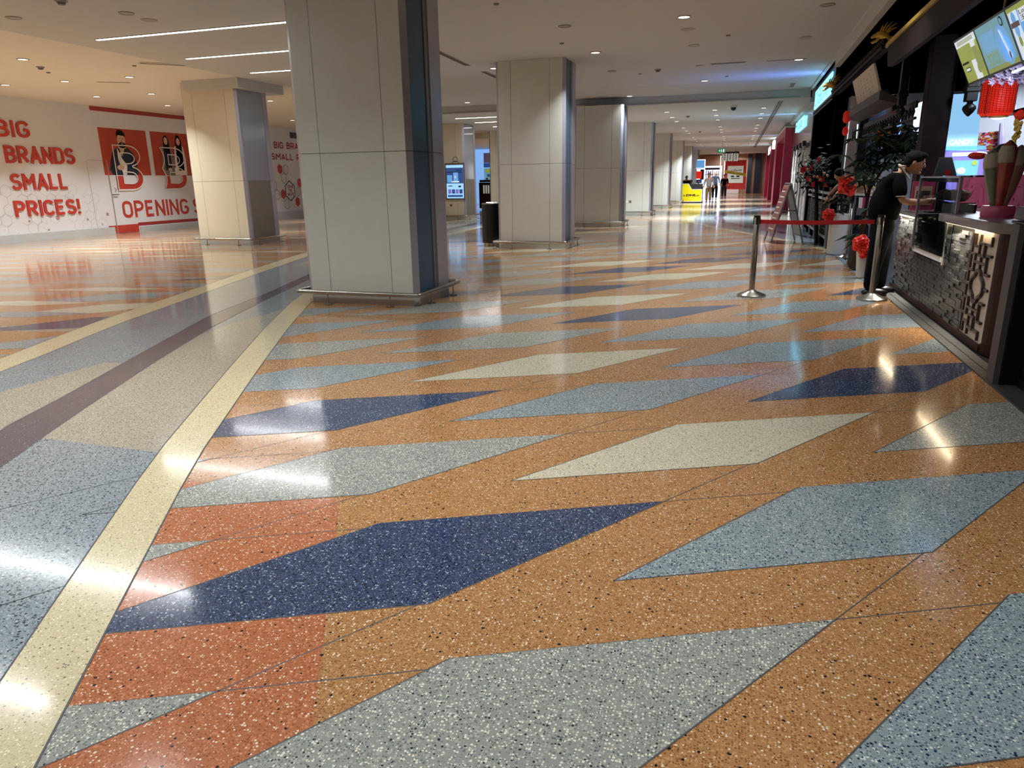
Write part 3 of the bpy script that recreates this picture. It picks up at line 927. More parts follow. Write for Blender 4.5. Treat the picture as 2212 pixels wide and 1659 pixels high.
slot('slot_vent', -11.6, 12.3, -11.0, 12.9, ZC, 'thin dark slit on the left ceiling before the beige column', n=1, wd=.03, gap=.03)
slot('slot_vent', -14.6, 14.1, -14.0, 14.5, ZC + .02, 'thin dark slit on the warm ceiling above left poster', n=1, wd=.02, gap=.03)
slot('slot_vent', -12.5, 24.5, -13.4, 20.2, ZC + .02, 'dark expansion line on ceiling behind the beige column', n=1, wd=.03, gap=.03)
b = MB(); b.box((-3.4, 20.4, ZC - .001), (1.3, 20.418, ZC + .01)); b.box((-10.6, 22.86, ZF + .02), (1.3, 22.9, ZF + .04)); struct('trim_4', b, ['trim_ring'])
sd = [(-8.7, 8.05, ZC, 'round smoke detector at the top edge of the photo'), (-13.8, 12.0, ZC + .02, 'smoke detector left of the nearest warm downlight'), (-2.04, 17.42, ZC, 'square motion sensor on the ceiling right of the second column'), (-2.1, 27.5, ZF, 'smoke detector on the far ceiling between lamp rows'), (-2.2, 36.5, ZF, 'smoke detector farther down the far ceiling')]
for (x, y, z, l) in sd:
    t = thing('smoke_detector', l, 'smoke detector', (x, y, z), 0, 'ceiling detectors')
    MB().lathe([(0, -.02), (.075, -.02), (.08, 0), (0, 0)]).build('base', ['trim_ring'], t, local=True)
    MB().lathe([(0, -.055), (.04, -.055), (.055, -.02), (0, -.02)]).build('sensor_head', ['reveal'], t, local=True)
for (x, y, l) in [(-6.95 - 1.57, 9.36, 'round flat ceiling speaker above the linear lights'), (-1.07, 13.12, 'round flat ceiling speaker just behind the nearest lit downlight')]:
    t = thing('ceiling_speaker', l, 'speaker', (x, y, ZC), 0, 'ceiling speakers')
    MB().lathe([(0, -.012), (.1, -.012), (.12, 0), (0, 0)]).build('grille', ['trim_ring'], t, local=True)
for (x, y, l) in [(-3.45, 10.3, 'first'), (-3.3, 13.5, 'second'), (-.45, 13.9, 'third'), (-14.3, 12.6, 'fourth'), (-12.0, 12.6, 'fifth'), (-2.5, 17.9, 'sixth'), (-.6, 19.2, 'seventh')]:
    t = thing('sprinkler', 'small flush sprinkler cover on the near ceiling', 'sprinkler', (x, y, ZC + (.02 if x < -11.1 else 0)), 0, 'flush sprinkler covers')
    MB().lathe([(0, -.02), (.03, -.02), (.045, 0), (0, 0)]).build('cover', ['reveal'], t, local=True)
p = at(1585, 224, 24.3)
t = thing('dome_camera', 'black dome security camera under the far ceiling edge', 'camera', (p.x, p.y, ZF))
MB().lathe([(0, -.06), (.11, -.06), (.12, 0), (0, 0)]).build('housing', ['white'], t, local=True, smooth=True)
MB().ball((0, 0, -.06), (.085, .085, .1), 14).build('dome', ['black'], t, local=True, smooth=True)

# exit sign
p = at(1551, 322, 45); p2 = at(1566, 329, 45)
t = thing('exit_sign', 'green running-man exit sign hanging over the far aisle', 'exit sign', (p.x, 45, p2.z))
MB().box((p.x - .04, 44.97, p2.z - .02), (p2.x + .02, 45.03, p.z + .02)).build('sign_panel', ['green_sign'], t)
q = MB()
cx_, cz = (p.x + p2.x) / 2, (p.z + p2.z) / 2
q.face([(cx_ - .16, 44.965, cz), (cx_ - .08, 44.965, cz + .07), (cx_ - .08, 44.965, cz - .07)])
q.box((cx_ + .08, 44.96, cz - .08), (cx_ + .17, 44.966, cz + .08)); q.ball((cx_ + .0, 44.96, cz + .06), (.02, .004, .02)); q.box((cx_ - .03, 44.96, cz - .07), (cx_ + .03, 44.966, cz + .04))
q.build('symbol', ['scr_white'], t)
MB().tube([(cx_, 45, p.z + .02), (cx_, 45, ZF)], .01).build('hanger', ['white'], t)

# ================================================================== LEFT HOARDING GRAPHICS
XW = -18.9
UY, VZ = (0, 1, 0), (0, 0, 1)
def hoard_text(text, y0, z0, H, width, name, label, depth=.035, wgt=.175):
    q = MB(); letters(q, text, (XW + .001, y0, z0), UY, VZ, H, width, wgt, depth)
    tag(q.build(name, ['red_print']), label, 'lettering', 'red raised words on the white hoarding')
hoard_text('BIG', 14.74, 2.76, .43, .97, 'wall_lettering', 'raised red word BIG at the left edge of the white hoarding')
hoard_text('BRANDS', 14.86, 2.09, .45, 2.15, 'wall_lettering', 'raised red word BRANDS on the white hoarding, left of the red posters')
hoard_text('SMALL', 14.87, 1.39, .43, 1.75, 'wall_lettering', 'raised red word SMALL on the white hoarding, left of the door')
hoard_text('PRICES!', 14.83, .68, .43, 2.06, 'wall_lettering', 'raised red word PRICES! on the white hoarding above faint hexagons')
hoard_text('OPENING', 18.46, .47, .53, 2.92, 'wall_lettering', 'red word OPENING under the two posters', .006, .17)
hoard_text('SOON', 21.62, .47, .53, 1.75, 'wall_lettering', 'red word SOON mostly hidden behind the beige column', .006, .17)
q = MB(); q.box((XW + .001, 17.83, 3.66), (XW + .006, 23, 3.785), 0); tag(q.build('red_band', ['red_dark']), 'red band along top of hoarding over the posters', 'band')
q = MB(); q.box((XW + .001, 19.0, .2), (XW + .006, 25, .30), 0); tag(q.build('red_band', ['red_dark']), 'thin red band near floor right of the hoarding door', 'band')
# faint hexagon print
q = MB(); rh = random.Random(3); hs = .17
for i in range(-1, 12):
    for j in range(0, 5):
        cy_ = 14.4 + i * hs * 1.73 + (j % 2) * hs * .866; cz = .35 + j * hs * 1.5
        if cy_ > 17.7 or rh.random() < .25 + .1 * j: continue
        pl = [(cy_ + hs * math.sin(R_(60 * k)), cz + hs * math.cos(R_(60 * k))) for k in range(6)]
        n0 = rh.randint(0, 5); n1 = rh.randint(4, 6)
        seg = [pl[(n0 + k) % 6] for k in range(n1 + 1)] if n1 < 6 else pl + [pl[0]]
        q.ribbon(seg, .005, (XW + .003, 0, 0), UY, VZ, (1, 0, 0), 0, 0)
        if rh.random() < .35: q.ribbon([(cy_, cz), pl[n0]], .005, (XW + .003, 0, 0), UY, VZ, (1, 0, 0), 0, 0)
for (cy_, cz, r) in ((15.2, .55, .035), (16.1, .6, .07), (17.1, .5, .04), (15.75, .28, .035), (17.85, .62, .06), (17.6, .33, .03)):
    q.face([(XW + .004, cy_ + r * math.sin(R_(60 * k)), cz + r * math.cos(R_(60 * k))) for k in range(6)], 1)
tag(q.build('hexagon_print', ['line_grey', 'dot_pink']), 'faint hexagon line pattern printed low on the white hoarding', 'print')

# posters (flat prints)
def WP(y, z, l): return (XW + .004 + .002 * l, y, z)
def wface(q, pts, l, m): q.face([WP(y, z, l) for y, z in pts], m)
def wel(q, y, z, ry, rz_, l, m, n=18): q.face([WP(y + ry * math.cos(2 * math.pi * k / n), z + rz_ * math.sin(2 * math.pi * k / n), l) for k in range(n)], m)
PM = ['orange_red', 'skin_pale', 'hair', 'navy', 'white', 'black_cloth', 'coat_grey', 'trouser_brown']
t = thing('poster', 'red square poster of a bearded man in navy suit behind a letter B', 'poster', (XW, 18.94, 1.79))
q = MB(); wface(q, [(18.0, 1.79), (19.88, 1.79), (19.88, 3.19), (18.0, 3.19)], 0, 0)
wface(q, [(18.32, 1.795), (19.33, 1.795), (19.33, 2.15), (19.25, 2.45), (19.05, 2.62), (18.62, 2.62), (18.42, 2.5), (18.3, 2.2), (18.22, 1.95)], 1, 3)
wface(q, [(18.62, 2.62), (18.76, 2.3), (18.92, 2.1), (18.86, 1.8), (18.72, 1.8), (18.6, 2.3)], 2, 4)
wface(q, [(18.7, 2.62), (18.78, 2.35), (18.92, 2.62)], 3, 1)
wface(q, [(18.68, 2.6), (18.96, 2.6), (18.96, 2.75), (18.68, 2.75)], 2, 1)
wel(q, 18.83, 2.86, .16, .23, 3, 1); wel(q, 18.84, 2.70, .15, .09, 4, 2); wel(q, 18.85, 2.745, .05, .012, 5, 1)
wface(q, [(18.67, 2.9), (18.66, 3.05), (18.74, 3.16), (18.92, 3.14), (19.0, 3.02), (18.99, 2.92), (18.96, 2.98), (18.72, 3.0)], 4, 2)
wel(q, 18.78, 2.9, .022, .01, 5, 2); wel(q, 18.9, 2.9, .022, .01, 5, 2); wel(q, 18.835, 2.83, .012, .04, 5, 7)
wel(q, 18.65, 2.02, .14, .08, 4, 1)
for k in range(4): q.ribbon([(18.60 + k * .045, 1.98), (18.66 + k * .045, 2.07)], .028, (XW + .018, 0, 0), UY, VZ, (1, 0, 0), 0, 1)
q.build('poster_print', PM, t)
t = thing('poster', 'red square poster of two long-haired women behind a letter B', 'poster', (XW, 20.98, 1.79))
q = MB(); wface(q, [(20.06, 1.79), (21.92, 1.79), (21.92, 3.19), (20.06, 3.19)], 0, 0)
for (cy_, top, body, coat, lo) in ((20.72, 3.08, 3, 6, 0), (21.28, 3.12, 5, 4, 6)):
    wface(q, [(cy_ - .25, 1.8), (cy_ + .25, 1.8), (cy_ + .27, 2.3), (cy_ + .2, 2.75), (cy_ - .2, 2.75), (cy_ - .27, 2.3)], 1 + lo, coat)
    wface(q, [(cy_ - .16, 1.95), (cy_ + .14, 1.95), (cy_ + .15, 2.72), (cy_ - .15, 2.72)], 2 + lo, body)
    wface(q, [(cy_ - .13, 2.55), (cy_ + .15, 2.5), (cy_ + .13, 2.95), (cy_ + .05, top), (cy_ - .06, top), (cy_ - .13, 2.95)], 3 + lo, 2)
    wel(q, cy_ - .01, 2.91, .085, .12, 4 + lo, 1); wel(q, cy_ - .01, 2.85, .03, .01, 5 + lo, 0)
    wel(q, cy_ - .04, 2.93, .014, .007, 5 + lo, 2); wel(q, cy_ + .03, 2.93, .014, .007, 5 + lo, 2)
wel(q, 20.74, 1.98, .1, .06, 12, 1); wface(q, [(20.95, 1.8), (21.15, 1.8), (21.15, 2.05), (20.95, 2.05)], 12, 4)
q.build('poster_print', PM, t)
# letters B
def letter_b(y0, bulge, label):
    z0, z1 = 1.345, 2.69; Wd = 1.06; w_ = .27
    t = thing('letter_emblem', label, 'lettering', (XW, y0 + .5, z0), 0, 'letters B over the posters')
    zm = (z0 + z1) / 2 + .02
    lft = [(y0 + bulge * math.sin(math.pi * k / 8 * 1) * (1 if k < 9 else -1), z0 + (z1 - z0) * k / 16) for k in range(0, 17)] if not bulge else [(y0 - .05 + bulge * abs(math.sin(math.pi * k / 8)), z0 + (z1 - z0) * k / 16) for k in range(17)]
    top = arc(y0 + Wd * .55, z1 - .31, Wd * .42, .31, 90, -78, 10)
    bot = arc(y0 + Wd * .55, z0 + .35, Wd * .45, .35, 78, -90, 10)
    outer = lft + [(y0 + .3, z1)] + top + bot
    i1 = [(y0 + w_, zm + .10), (y0 + w_, z1 - .22)] + arc(y0 + Wd * .5, z1 - .38, Wd * .25, .16, 90, -90, 8)
    i1 = [(y0 + w_, z1 - .22)] + arc(y0 + Wd * .5, z1 - .385, Wd * .25, .165, 90, -90, 8) + [(y0 + w_, z1 - .55)]
    i2 = [(y0 + w_, z0 + .55)] + arc(y0 + Wd * .53, z0 + .36, Wd * .25, .18, 90, -90, 8) + [(y0 + w_, z0 + .19)]
    q = MB(); hy = 1.79
    cut = lambda P: [p_ for p_ in P if p_[1] <= hy]
    # red lower bowl below the poster edge: built as bars and a curved ring
    ob = arc(y0 + Wd * .55, z0 + .35, Wd * .45, .35, 0, -90, 8); ib = arc(y0 + Wd * .53, z0 + .36, Wd * .25, .18, 0, -90, 8)
    for k in range(8): q.face([WP(ob[k][0], ob[k][1], 1), WP(ib[k][0], ib[k][1], 1), WP(ib[k + 1][0], ib[k + 1][1], 1), WP(ob[k + 1][0], ob[k + 1][1], 1)])
    q.face([WP(ob[0][0], ob[0][1], 1), WP(ob[0][0], hy, 1), WP(ib[0][0], hy, 1), WP(ib[0][0], ib[0][1], 1)])
    q.face([WP(y0, z0, 2), WP(ob[8][0], z0, 2), WP(ib[8][0], z0 + .18, 2), WP(y0 + w_, z0 + .19, 2)])
    lx = [p_ for p_ in lft if p_[1] <= hy + .02]
    for k in range(len(lx) - 1): q.face([WP(lx[k][0], lx[k][1], 1), WP(y0 + w_, max(lx[k][1], z0 + .0), 1), WP(y0 + w_, lx[k + 1][1], 1), WP(lx[k + 1][0], min(hy, lx[k + 1][1]), 1)])
    q.build('red_fill', ['red_print'], t)
    o_ = MB()
    for P in (outer, i1, i2): o_.ribbon(P, .032, (XW + .04, 0, 0), UY, VZ, (1, 0, 0), .004, 0, True)
    o_.build('white_outline', ['white'], t)
letter_b(18.42, 0, 'large outlined letter B over the poster of the man, red below')
letter_b(20.42, .14, 'large outlined letter B with curved stem over the poster of women, red below')
# door in the hoarding
t = thing('door_1', None, None, (XW, 18.55, 0)); t['kind'] = 'structure'
q = MB(); q.box((XW, 17.42, 2.215), (XW + .004, 18.18, 2.225), 0); q.box((XW, 18.12, .0), (XW + .03, 18.135, 2.22), 0); q.box((XW, 17.40, 0), (XW + .004, 17.41, 2.22), 0)
q.build('door_gap', ['line_grey'], t)
MB().box((XW, 17.82, 0.012), (XW + .012, 19.0, .26)).build('kick_plate', ['red_print'], t)
q = MB(); q.tube([(XW + .01, 18.17, 1.2), (XW + .06, 18.17, 1.2), (XW + .06, 18.36, 1.2)], .016, 8); q.tube([(XW + .01, 18.28, 1.27), (XW + .02, 18.33, 1.36), (XW + .02, 18.26, 1.42)], .008, 6); q.lathe([(0, 0), (.03, 0), (.03, .01), (0, .01)], (XW + .01, 18.17, 1.2))
q.build('door_handle', ['steel'], t)
# farther hoarding
XW = -19.3
def far_text(text, y0, z0, H, width, label):
    q = MB(); letters(q, text, (XW + .001, y0, z0), UY, VZ, H, width, .2, .006)
    tag(q.build('wall_lettering', ['red_dark']), label, 'lettering', 'red words on the farther hoarding')
far_text('BIG BRANDS', 27.35, 2.93, .28, 2.75, 'red words BIG BRANDS on the farther hoarding')
far_text('SMALL PRICES', 27.1, 2.46, .27, 3.5, 'red words SMALL PRICES on the farther hoarding')
def hexa_print(y, z, r, fill, label, thick=.02):
    q = MB(); P = [(y + r * .9 * math.sin(R_(60 * k)), z + r * math.cos(R_(60 * k))) for k in range(6)]
    if fill: q.face([(XW + .004, a, c) for a, c in P][::-1], 0)
    else: q.ribbon(P, thick, (XW + .004, 0, 0), UY, VZ, (1, 0, 0), 0, 0, True)
    if not fill and thick < .03: q.ribbon([(y - .07, z - .08), (y + .07, z - .08), (y + .07, z + .03), (y - .07, z + .03)], .01, (XW + .004, 0, 0), UY, VZ, (1, 0, 0), 0, 1, True)
    return tag(q.build('hexagon_print', ['red_print' if fill else 'scr_ink', 'line_grey']), label, 'print', 'hexagons on the farther hoarding')
hexa_print(27.62, 2.08, .22, True, 'filled red hexagon just under the word SMALL')
hexa_print(28.05, 2.06, .22, False, 'outlined hexagon to the right of the topmost red one')
hexa_print(27.85, 1.70, .22, False, 'outlined hexagon above left of the big slogan hexagon')
hexa_print(27.1, 1.40, .2, False, 'outlined hexagon cut by the beige column')
hexa_print(27.26, 1.02, .22, False, 'outlined hexagon left of the low red hexagon')
hexa_print(27.68, 1.03, .22, True, 'filled red hexagon left of the slogan hexagon')
hexa_print(27.88, .60, .22, False, 'lowest outlined hexagon under the slogan')
hexa_print(28.72, .68, .22, True, 'filled red hexagon low at the right of slogan')
hexa_print(28.85, 1.12, .2, False, 'outlined hexagon right of the slogan')
hexa_print(29.0, 1.50, .22, True, 'filled red hexagon partly hidden by the foremost column')
hexa_print(28.22, 1.16, .43, False, 'big black outlined hexagon round the words CATCH THE BUZZ', .05)
q = MB()
for k, wd_ in enumerate(('CATCH', 'THE', 'BUZZ!')):
    ww = .42 if k != 1 else .28
    letters(q, wd_, (XW + .001, 28.24 - ww / 2, 1.28 - k * .16), UY, VZ, .12, ww, .17, .006)
tag(q.build('wall_lettering', ['red_dark']), 'small red words CATCH THE BUZZ! in the big hexagon', 'lettering')
t = thing('wall_grille', 'dark grille high on the farther hoarding', 'vent', (XW, 29.0, 3.3))
q = MB(); q.box((XW, 28.6, 3.4), (XW + .03, 29.4, 3.65)); q.build('frame', ['reveal'], t)
q = MB()
for k in range(6): q.box((XW + .03, 28.62, 3.41 + k * .04), (XW + .045, 29.38, 3.43 + k * .04))
q.build('slat', ['slot'], t)

# ================================================================== LITTER BIN
t = thing('litter_bin', 'tall black cylindrical litter bin beside the second column', 'bin', (-5.43, 15.6, 0))
MB().lathe([(0, 0), (.195, 0), (.195, .07), (0, .07)], n=32).build('base_ring', ['steel'], t, local=True, smooth=True)
MB().lathe([(0, .07), (.225, .07), (.225, .92), (.20, .93), (.20, .9), (0, .9)], n=32).build('body', ['black'], t, local=True, smooth=True)
q = MB(); q.tube([(.215 * math.cos(k * .2618), .215 * math.sin(k * .2618), .93) for k in range(24)], .012, 6, closed=True); q.build('rim', ['steel'], t, local=True, smooth=True)
q = MB()
for k in range(5): q.ball((-.1 + .05 * k, -.02 * (k % 2), .945), (.035, .05, .022), 8, jit=.3)
tag(q.build('crumpled_paper', ['white']), 'white crumpled paper on top of the bin').parent = None
o = bpy.data.objects['crumpled_paper']; o.location = t.location; o['category'] = 'paper'
# ================================================================== STANCHIONS
def stanchion(x, y, label, belt_to=None):
    t = thing('belt_stanchion', label, 'stanchion', (x, y, 0), 0, 'steel queue stanchions')
    MB().lathe([(0, 0), (.17, 0), (.17, .02), (.155, .03), (.06, .065), (.045, .08), (0, .08)], n=32).build('base', ['steel'], t, smooth=True, local=True)
    MB().lathe([(0, .07), (.034, .07), (.034, .955), (.03, .962), (0, .962)], n=24).build('post', ['steel'], t, smooth=True, local=True)
    q = MB()
    q.lathe([(0, .945), (.037, .945), (.037, .968), (0, .968)], n=20)
    q.box((-.04, -.012, .865), (.04, .012, .945)); q.box((-.012, -.04, .865), (.012, .04, .945))
    cas = q.build('belt_cassette', ['black'], t, local=True)
    if belt_to:
        q = MB(); bx, by = belt_to; d = Vector((bx - x, by - y, 0)); n = Vector((-d.y, d.x, 0)).normalized() * .002
        N_ = 10; pts = [Vector((0, 0, .92)) + d * (k / N_) - Vector((0, 0, .012 * math.sin(math.pi * k / N_))) for k in range(N_ + 1)]
        for a, b_ in zip(pts, pts[1:]):
            q.hexa([a - n - Vector((0, 0, .048)), b_ - n - Vector((0, 0, .048)), b_ + n - Vector((0, 0, .048)), a + n - Vector((0, 0, .048)), a - n, b_ - n, b_ + n, a + n])
        q.build('belt', ['belt_red'], cas, local=True)
    return t
stanchion(.165, 9.17, 'left steel stanchion standing alone on orange floor, red belt drawn from it', (1.44, 9.17))
stanchion(1.507, 9.17, 'right steel stanchion at the feet of the man in black')
stanchion(1.80, 13.95, 'far steel stanchion behind the red belt beside the white planter')

# ================================================================== STALL COUNTER
XF = 1.9
t = thing('stall_counter', 'snack stall counter faced in grey split brick with a fretwork end', 'counter', (2.2, 8.2, 0))
rb = random.Random(11)
core = MB(); core.box((XF + .03, 7.09, 0), (2.5, 10.3, .55)); core.box((XF + .03, 7.09, .55), (2.5, 7.9, .97)); core.box((2.13, 7.9, .55), (2.5, 9.2, .97)); core.box((XF + .03, 9.2, .55), (2.5, 10.3, .94))
core.box((2.3, 6.1, 0), (2.6, 7.1, .97)); core.box((XF + .02, 6.46, 0), (2.4, 7.1, .97))
core.build('counter_body', ['mortar'], t)
bk = MB(); bh = .037
r = 0
z = .075
while z < .93:
    y = 7.10 - rb.random() * .1
    while y < 10.28:
        L_ = rb.choice([.10, .13, .16, .2])
        ya = max(y, 7.10); yb = min(y + L_ - .004, 10.28)
        zb = z + bh - .004
        ok = yb - ya > .02
        ztop = .94
        if 7.93 < (ya + yb) / 2 < 9.2: ztop = .58
        if zb > ztop: ok = False
        if ok:
            pr = rb.choice([.002, .005, .008, .012, .018]) if ya < 7.93 or ya > 9.2 else rb.choice([.002, .004, .006, .008])
            bk.box((XF - pr, ya, z), (XF + .03, yb - .0, zb + .001), 0)
        y += L_
    z += bh
bk.build('split_brick_facing', ['slate_brick'], t)
q = MB(); q.box((XF - .02, 7.09, .012), (XF + .03, 10.3, .072)); q.box((XF - .02, 6.46, .012), (XF + .03, 7.09, .072)); q.build('skirting', ['wood'], t)
MB().box((XF + .0, 6.46, .07), (XF + .02, 7.09, .95)).build('cream_backing', ['panel_cream'], t)
# fretwork
q = MB(); fy, fz, FW, FH = 6.49, .09, .56, .83
def fr(pl, closed=False, wd=.02): q.ribbon([(FW - a * FW, b_ * FH) for a, b_ in pl], wd, (XF, fy, fz), (0, 1, 0), (0, 0, 1), (-1, 0, 0), .022, 0, closed)
FRK = [0]
def fr2(pl, closed=False, wd=.019):
    FRK[0] += 1; e_ = .0011 * (FRK[0] % 9)
    # a: 0 at the brick side (left in view) .. 1 at the round corner
    q.ribbon([(FW * (1 - a), b_ * FH) for a, b_ in pl], wd, (XF, fy, fz), (0, 1, 0), (0, 0, 1), (-1, 0, 0), .016 + e_, 0, closed)
fr2([(0, 0), (0, 1)], wd=.03)
for s in (0, 1):
    F = (lambda z_: z_) if s == 0 else (lambda z_: 1 - z_)
    fr2([(.12, F(0)), (.12, F(.12)), (.36, F(.12)), (.36, F(.0))])
    fr2([(.36, F(.05)), (.36, F(.2)), (.62, F(.2)), (.62, F(.08)), (.88, F(.08)), (.88, F(.0))])
    fr2([(.50, F(.2)), (.50, F(.34))])
    fr2([(.05, F(.2)), (.22, F(.2)), (.22, F(.36)), (.05, F(.36))])
    fr2([(.22, F(.27)), (.78, F(.27))])
    fr2([(.97, F(.18)), (.78, F(.18)), (.78, F(.36)), (.97, F(.36))])
    fr2([(.62, F(.2)), (.62, F(.08)), (.36, F(.08))])
cx_, cz = .5, .5
pl = []
for k in range(4):
    a0 = 90 + 90 * k
    ccx = cx_ + .20 * math.cos(R_(a0)) * .75; ccz = cz + .115 * math.sin(R_(a0))
    pl += [(cx_ + (.20 * math.cos(R_(a0)) * .8 + .17 * math.cos(R_(a)) * .85), cz + (.075 * math.sin(R_(a0)) + .085 * math.sin(R_(a)))) for a in range(a0 - 70, a0 + 71, 20)]
fr2(pl, True, .026)
fr2([(0, .5), (.22, .5)]); fr2([(.80, .5), (1, .5)])
q.build('fretwork', ['fret'], t)
# rounded wooden corner
q = MB(); cxx, cyy, rr = 2.3, 6.46, .4
n0 = 14
P0 = [(cxx - rr * math.cos(R_(90 * k / n0)), cyy - rr * math.sin(R_(90 * k / n0))) for k in range(n0 + 1)] + [(2.6, cyy - rr), (2.6, cyy)]
q.prism([(x, y, .09) for x, y in P0], (0, 0, .865)); q.build('rounded_corner', ['wood'], t)
q = MB(); P1 = [(cxx - (rr + .012) * math.cos(R_(90 * k / n0)), cyy - (rr + .012) * math.sin(R_(90 * k / n0))) for k in range(n0 + 1)] + [(2.6, cyy - rr), (2.6, cyy)]
q.prism([(x, y, .012) for x, y in P1], (0, 0, .075)); q.build('corner_skirting', ['wood'], t)
# worktops
q = MB(); r2 = .52; cy2 = 6.42
P0 = [(1.80, 7.93)] + [(2.32 - r2 * math.cos(R_(90 * k / n0)), cy2 - r2 * math.sin(R_(90 * k / n0)) * 1.15) for k in range(n0 + 1)] + [(2.7, cy2 - r2 * 1.15), (2.7, 7.93)]
q.prism([(x, y, .972) for x, y in P0], (0, 0, .075)); 
MB().box((XF - .05, 9.18, .94), (2.5, 10.32, .985), 0).box((2.13, 7.94, .972), (2.7, 9.17, 1.047), 0).build('lower_worktop', ['counter_grey'], t, bevel=.006)
q.build('worktop', ['counter_grey'], t, bevel=.006)
MB().box((XF - .045, 6.6, .96), (XF - .025, 7.88, .97)).build('led_strip', ['glow_warm'], t)
MB().box((XF - .045, 9.25, .927), (XF - .025, 10.2, .938)).build('led_strip', ['glow_warm'], t)
q = MB(); q.box((XF - .02, 7.90, .55), (XF + .03, 7.94, .972)); q.box((XF - .03, 7.94, .575), (XF + .03, 9.2, .63)); q.build('case_frame', ['white'], t)
area('led_strip_lamp', (1.862, 7.24, .950), 16, 1.25, (1.0, .9, .74), shape='RECTANGLE', sy=.03, rot=(0, R_(8), R_(90)))
area('led_strip_lamp', (1.862, 9.72, .920), 14, .9, (1.0, .95, .85), shape='RECTANGLE', sy=.03, rot=(0, 0, R_(90)))
area('corner_lamp', (2.05, 6.0, .955), 1.5, .25, (1.0, .6, .3))

# glass display case
t = thing('display_case', 'glass display case with dark shelves set into the brick counter', 'display case', (2.1, 8.5, .63))
q = MB(); g_ = .006
q.box((1.86, 7.62, .63), (1.86 + g_, 9.16, 1.38)); q.build('front_glass', ['glass'], t)
q = MB(); q.box((1.87, 7.6, 1.375), (2.1, 9.15, 1.39)); q.build('top_glass', ['glass'], t)
q = MB(); q.box((1.845, 9.15, .6), (1.87, 9.18, 1.40)); q.box((1.845, 7.6, 1.37), (1.865, 9.18, 1.385)); q.box((1.85, 7.58, 1.05), (1.875, 7.6, 1.385)); q.build('edge_profile', ['lilac_metal'], t)
q = MB(); q.box((1.9, 7.97, .632), (2.1, 9.14, .66), 0); q.box((1.91, 7.97, .9), (2.1, 9.12, .91), 1); q.box((1.91, 7.95, 1.13), (2.1, 9.12, 1.14), 1); q.box((2.1, 7.97, .64), (2.12, 9.14, 1.12), 0)
q.build('shelf', ['teal_dark', 'pale_glass'], t)
MB().box((1.9, 7.95, 1.33), (1.93, 9.1, 1.37)).build('top_rail', ['black'], t)
fd = ['gold', 'ceramic', 'blossom', 'panel_cream', 'leaf']
for k in range(5):
    yy = 8.05 + .22 * k
    tt = thing('food_bowl', 'steel food bowl inside the glass display case', 'bowl', (2.0, yy, .911), 0, 'bowls inside the display case')
    MB().lathe([(0, 0), (.05, 0), (.08, .055), (.075, .055), (.045, .008), (0, .008)], n=18).build('bowl', ['steel'], tt, smooth=True, local=True)
    MB().ball((0, 0, .045), (.068, .068, .03), 12, jit=.1).build('food', [fd[k]], tt, local=True)
for k in range(3):
    tt = thing('food_mound', 'pale wrapped food heap on the upper shelf of the display case', 'food', (2.0, 8.07 + .3 * k, 1.142), 0, 'food on the upper shelf of the display case')
    MB().ball((0, 0, .06), (.085, .11, .055), 12, jit=.1).build('food', ['panel_cream'], tt, local=True)
# pink printed panel
t = thing('printed_panel', 'pink blossom-printed panel standing on the stall worktop', 'panel', (2.52, 8.1, 1.047))
MB().box((2.50, 5.9, 1.047), (2.54, 10.35, 1.39)).build('panel', ['pink'], t)
q = MB(); rp = random.Random(4)
def twig(y, z, a, L_, w_, d):
    y2 = y + L_ * math.cos(a); z2 = min(1.37, z + L_ * math.sin(a))
    q.ribbon([(-y, z), (-y2, z2)], w_, (2.497, 0, 0), (0, -1, 0), VZ, (-1, 0, 0), 0, 0)
    if d:
        for s in (-1, 1): twig(y2, z2, a + s * rp.uniform(.3, .8), L_ * .7, w_ * .7, d - 1)
for (y, z, a) in ((10.1, 1.12, 1.2), (9.9, 1.2, 1.9), (8.3, 1.12, 1.9), (8.0, 1.15, 1.4), (7.9, 1.3, 2.6), (9.2, 1.1, 1.2), (8.7, 1.12, 1.7)): twig(y, z, a, .11, .008, 3)
for k in range(26):
    y = rp.uniform(7.75, 10.2); z_ = rp.uniform(1.1, 1.36); q.disc((2.496, y, z_), rp.uniform(.006, .018), 8, 1, (0, -1, 0), VZ)
tag(q.build('blossom_print', ['pink_dark', 'pink_dark'], t), kind='stuff')

# giant sundae model
t = thing('sundae_model', 'tall dusty model of a layered sundae with three lobes on a round pink base', 'model', (2.06, 7.15, 1.047))
q = MB(); q.lathe([(0, 0), (.12, 0), (.125, .02), (.125, .08), (.115, .095), (0, .095)], n=28); q.build('base', ['pink'], t, smooth=True, local=True)
mat('lobe_green', '5e6a4c', 0.25, var=.3, scale=6, coat=.5); mat('lobe_red', 'a04038', 0.25, var=.5, scale=7, coat=.5); mat('lobe_tan', '8f7260', 0.25, var=.35, scale=6, coat=.5); mat('lobe_top', 'a9a396', 0.35, var=.3, scale=9)
for (dx, dy, mm, hh) in ((-.085, .03, 'lobe_green', .47), (0.0, -.03, 'lobe_red', .53), (.085, -.01, 'lobe_tan', .49)):
    q = MB(); pts = []; rs = []
    for k in range(13):
        u = k / 12; w_ = .35 + .75 * u ** .8; pts.append((dx * w_, dy * w_, .09 + hh * u)); rs.append((.03 + .042 * math.sin(min(1, u * 1.1) * math.pi * .5)) * (1 if u < .72 else max(.1, (1 - ((u - .72) / .28) ** 2) ** .5)))
    q.tube(pts, rs, 16); lb_ = q.build('sundae_lobe', [mm], t, smooth=True, local=True)
    q = MB(); u0 = 8
    q.tube([Vector(p_) + Vector((-.004, 0, .0)) for p_ in pts[8:12]], [r_ * 1.03 for r_ in rs[8:12]], 16, cap=False); q.build('cream_layer', ['lobe_top'], lb_, smooth=True, local=True)
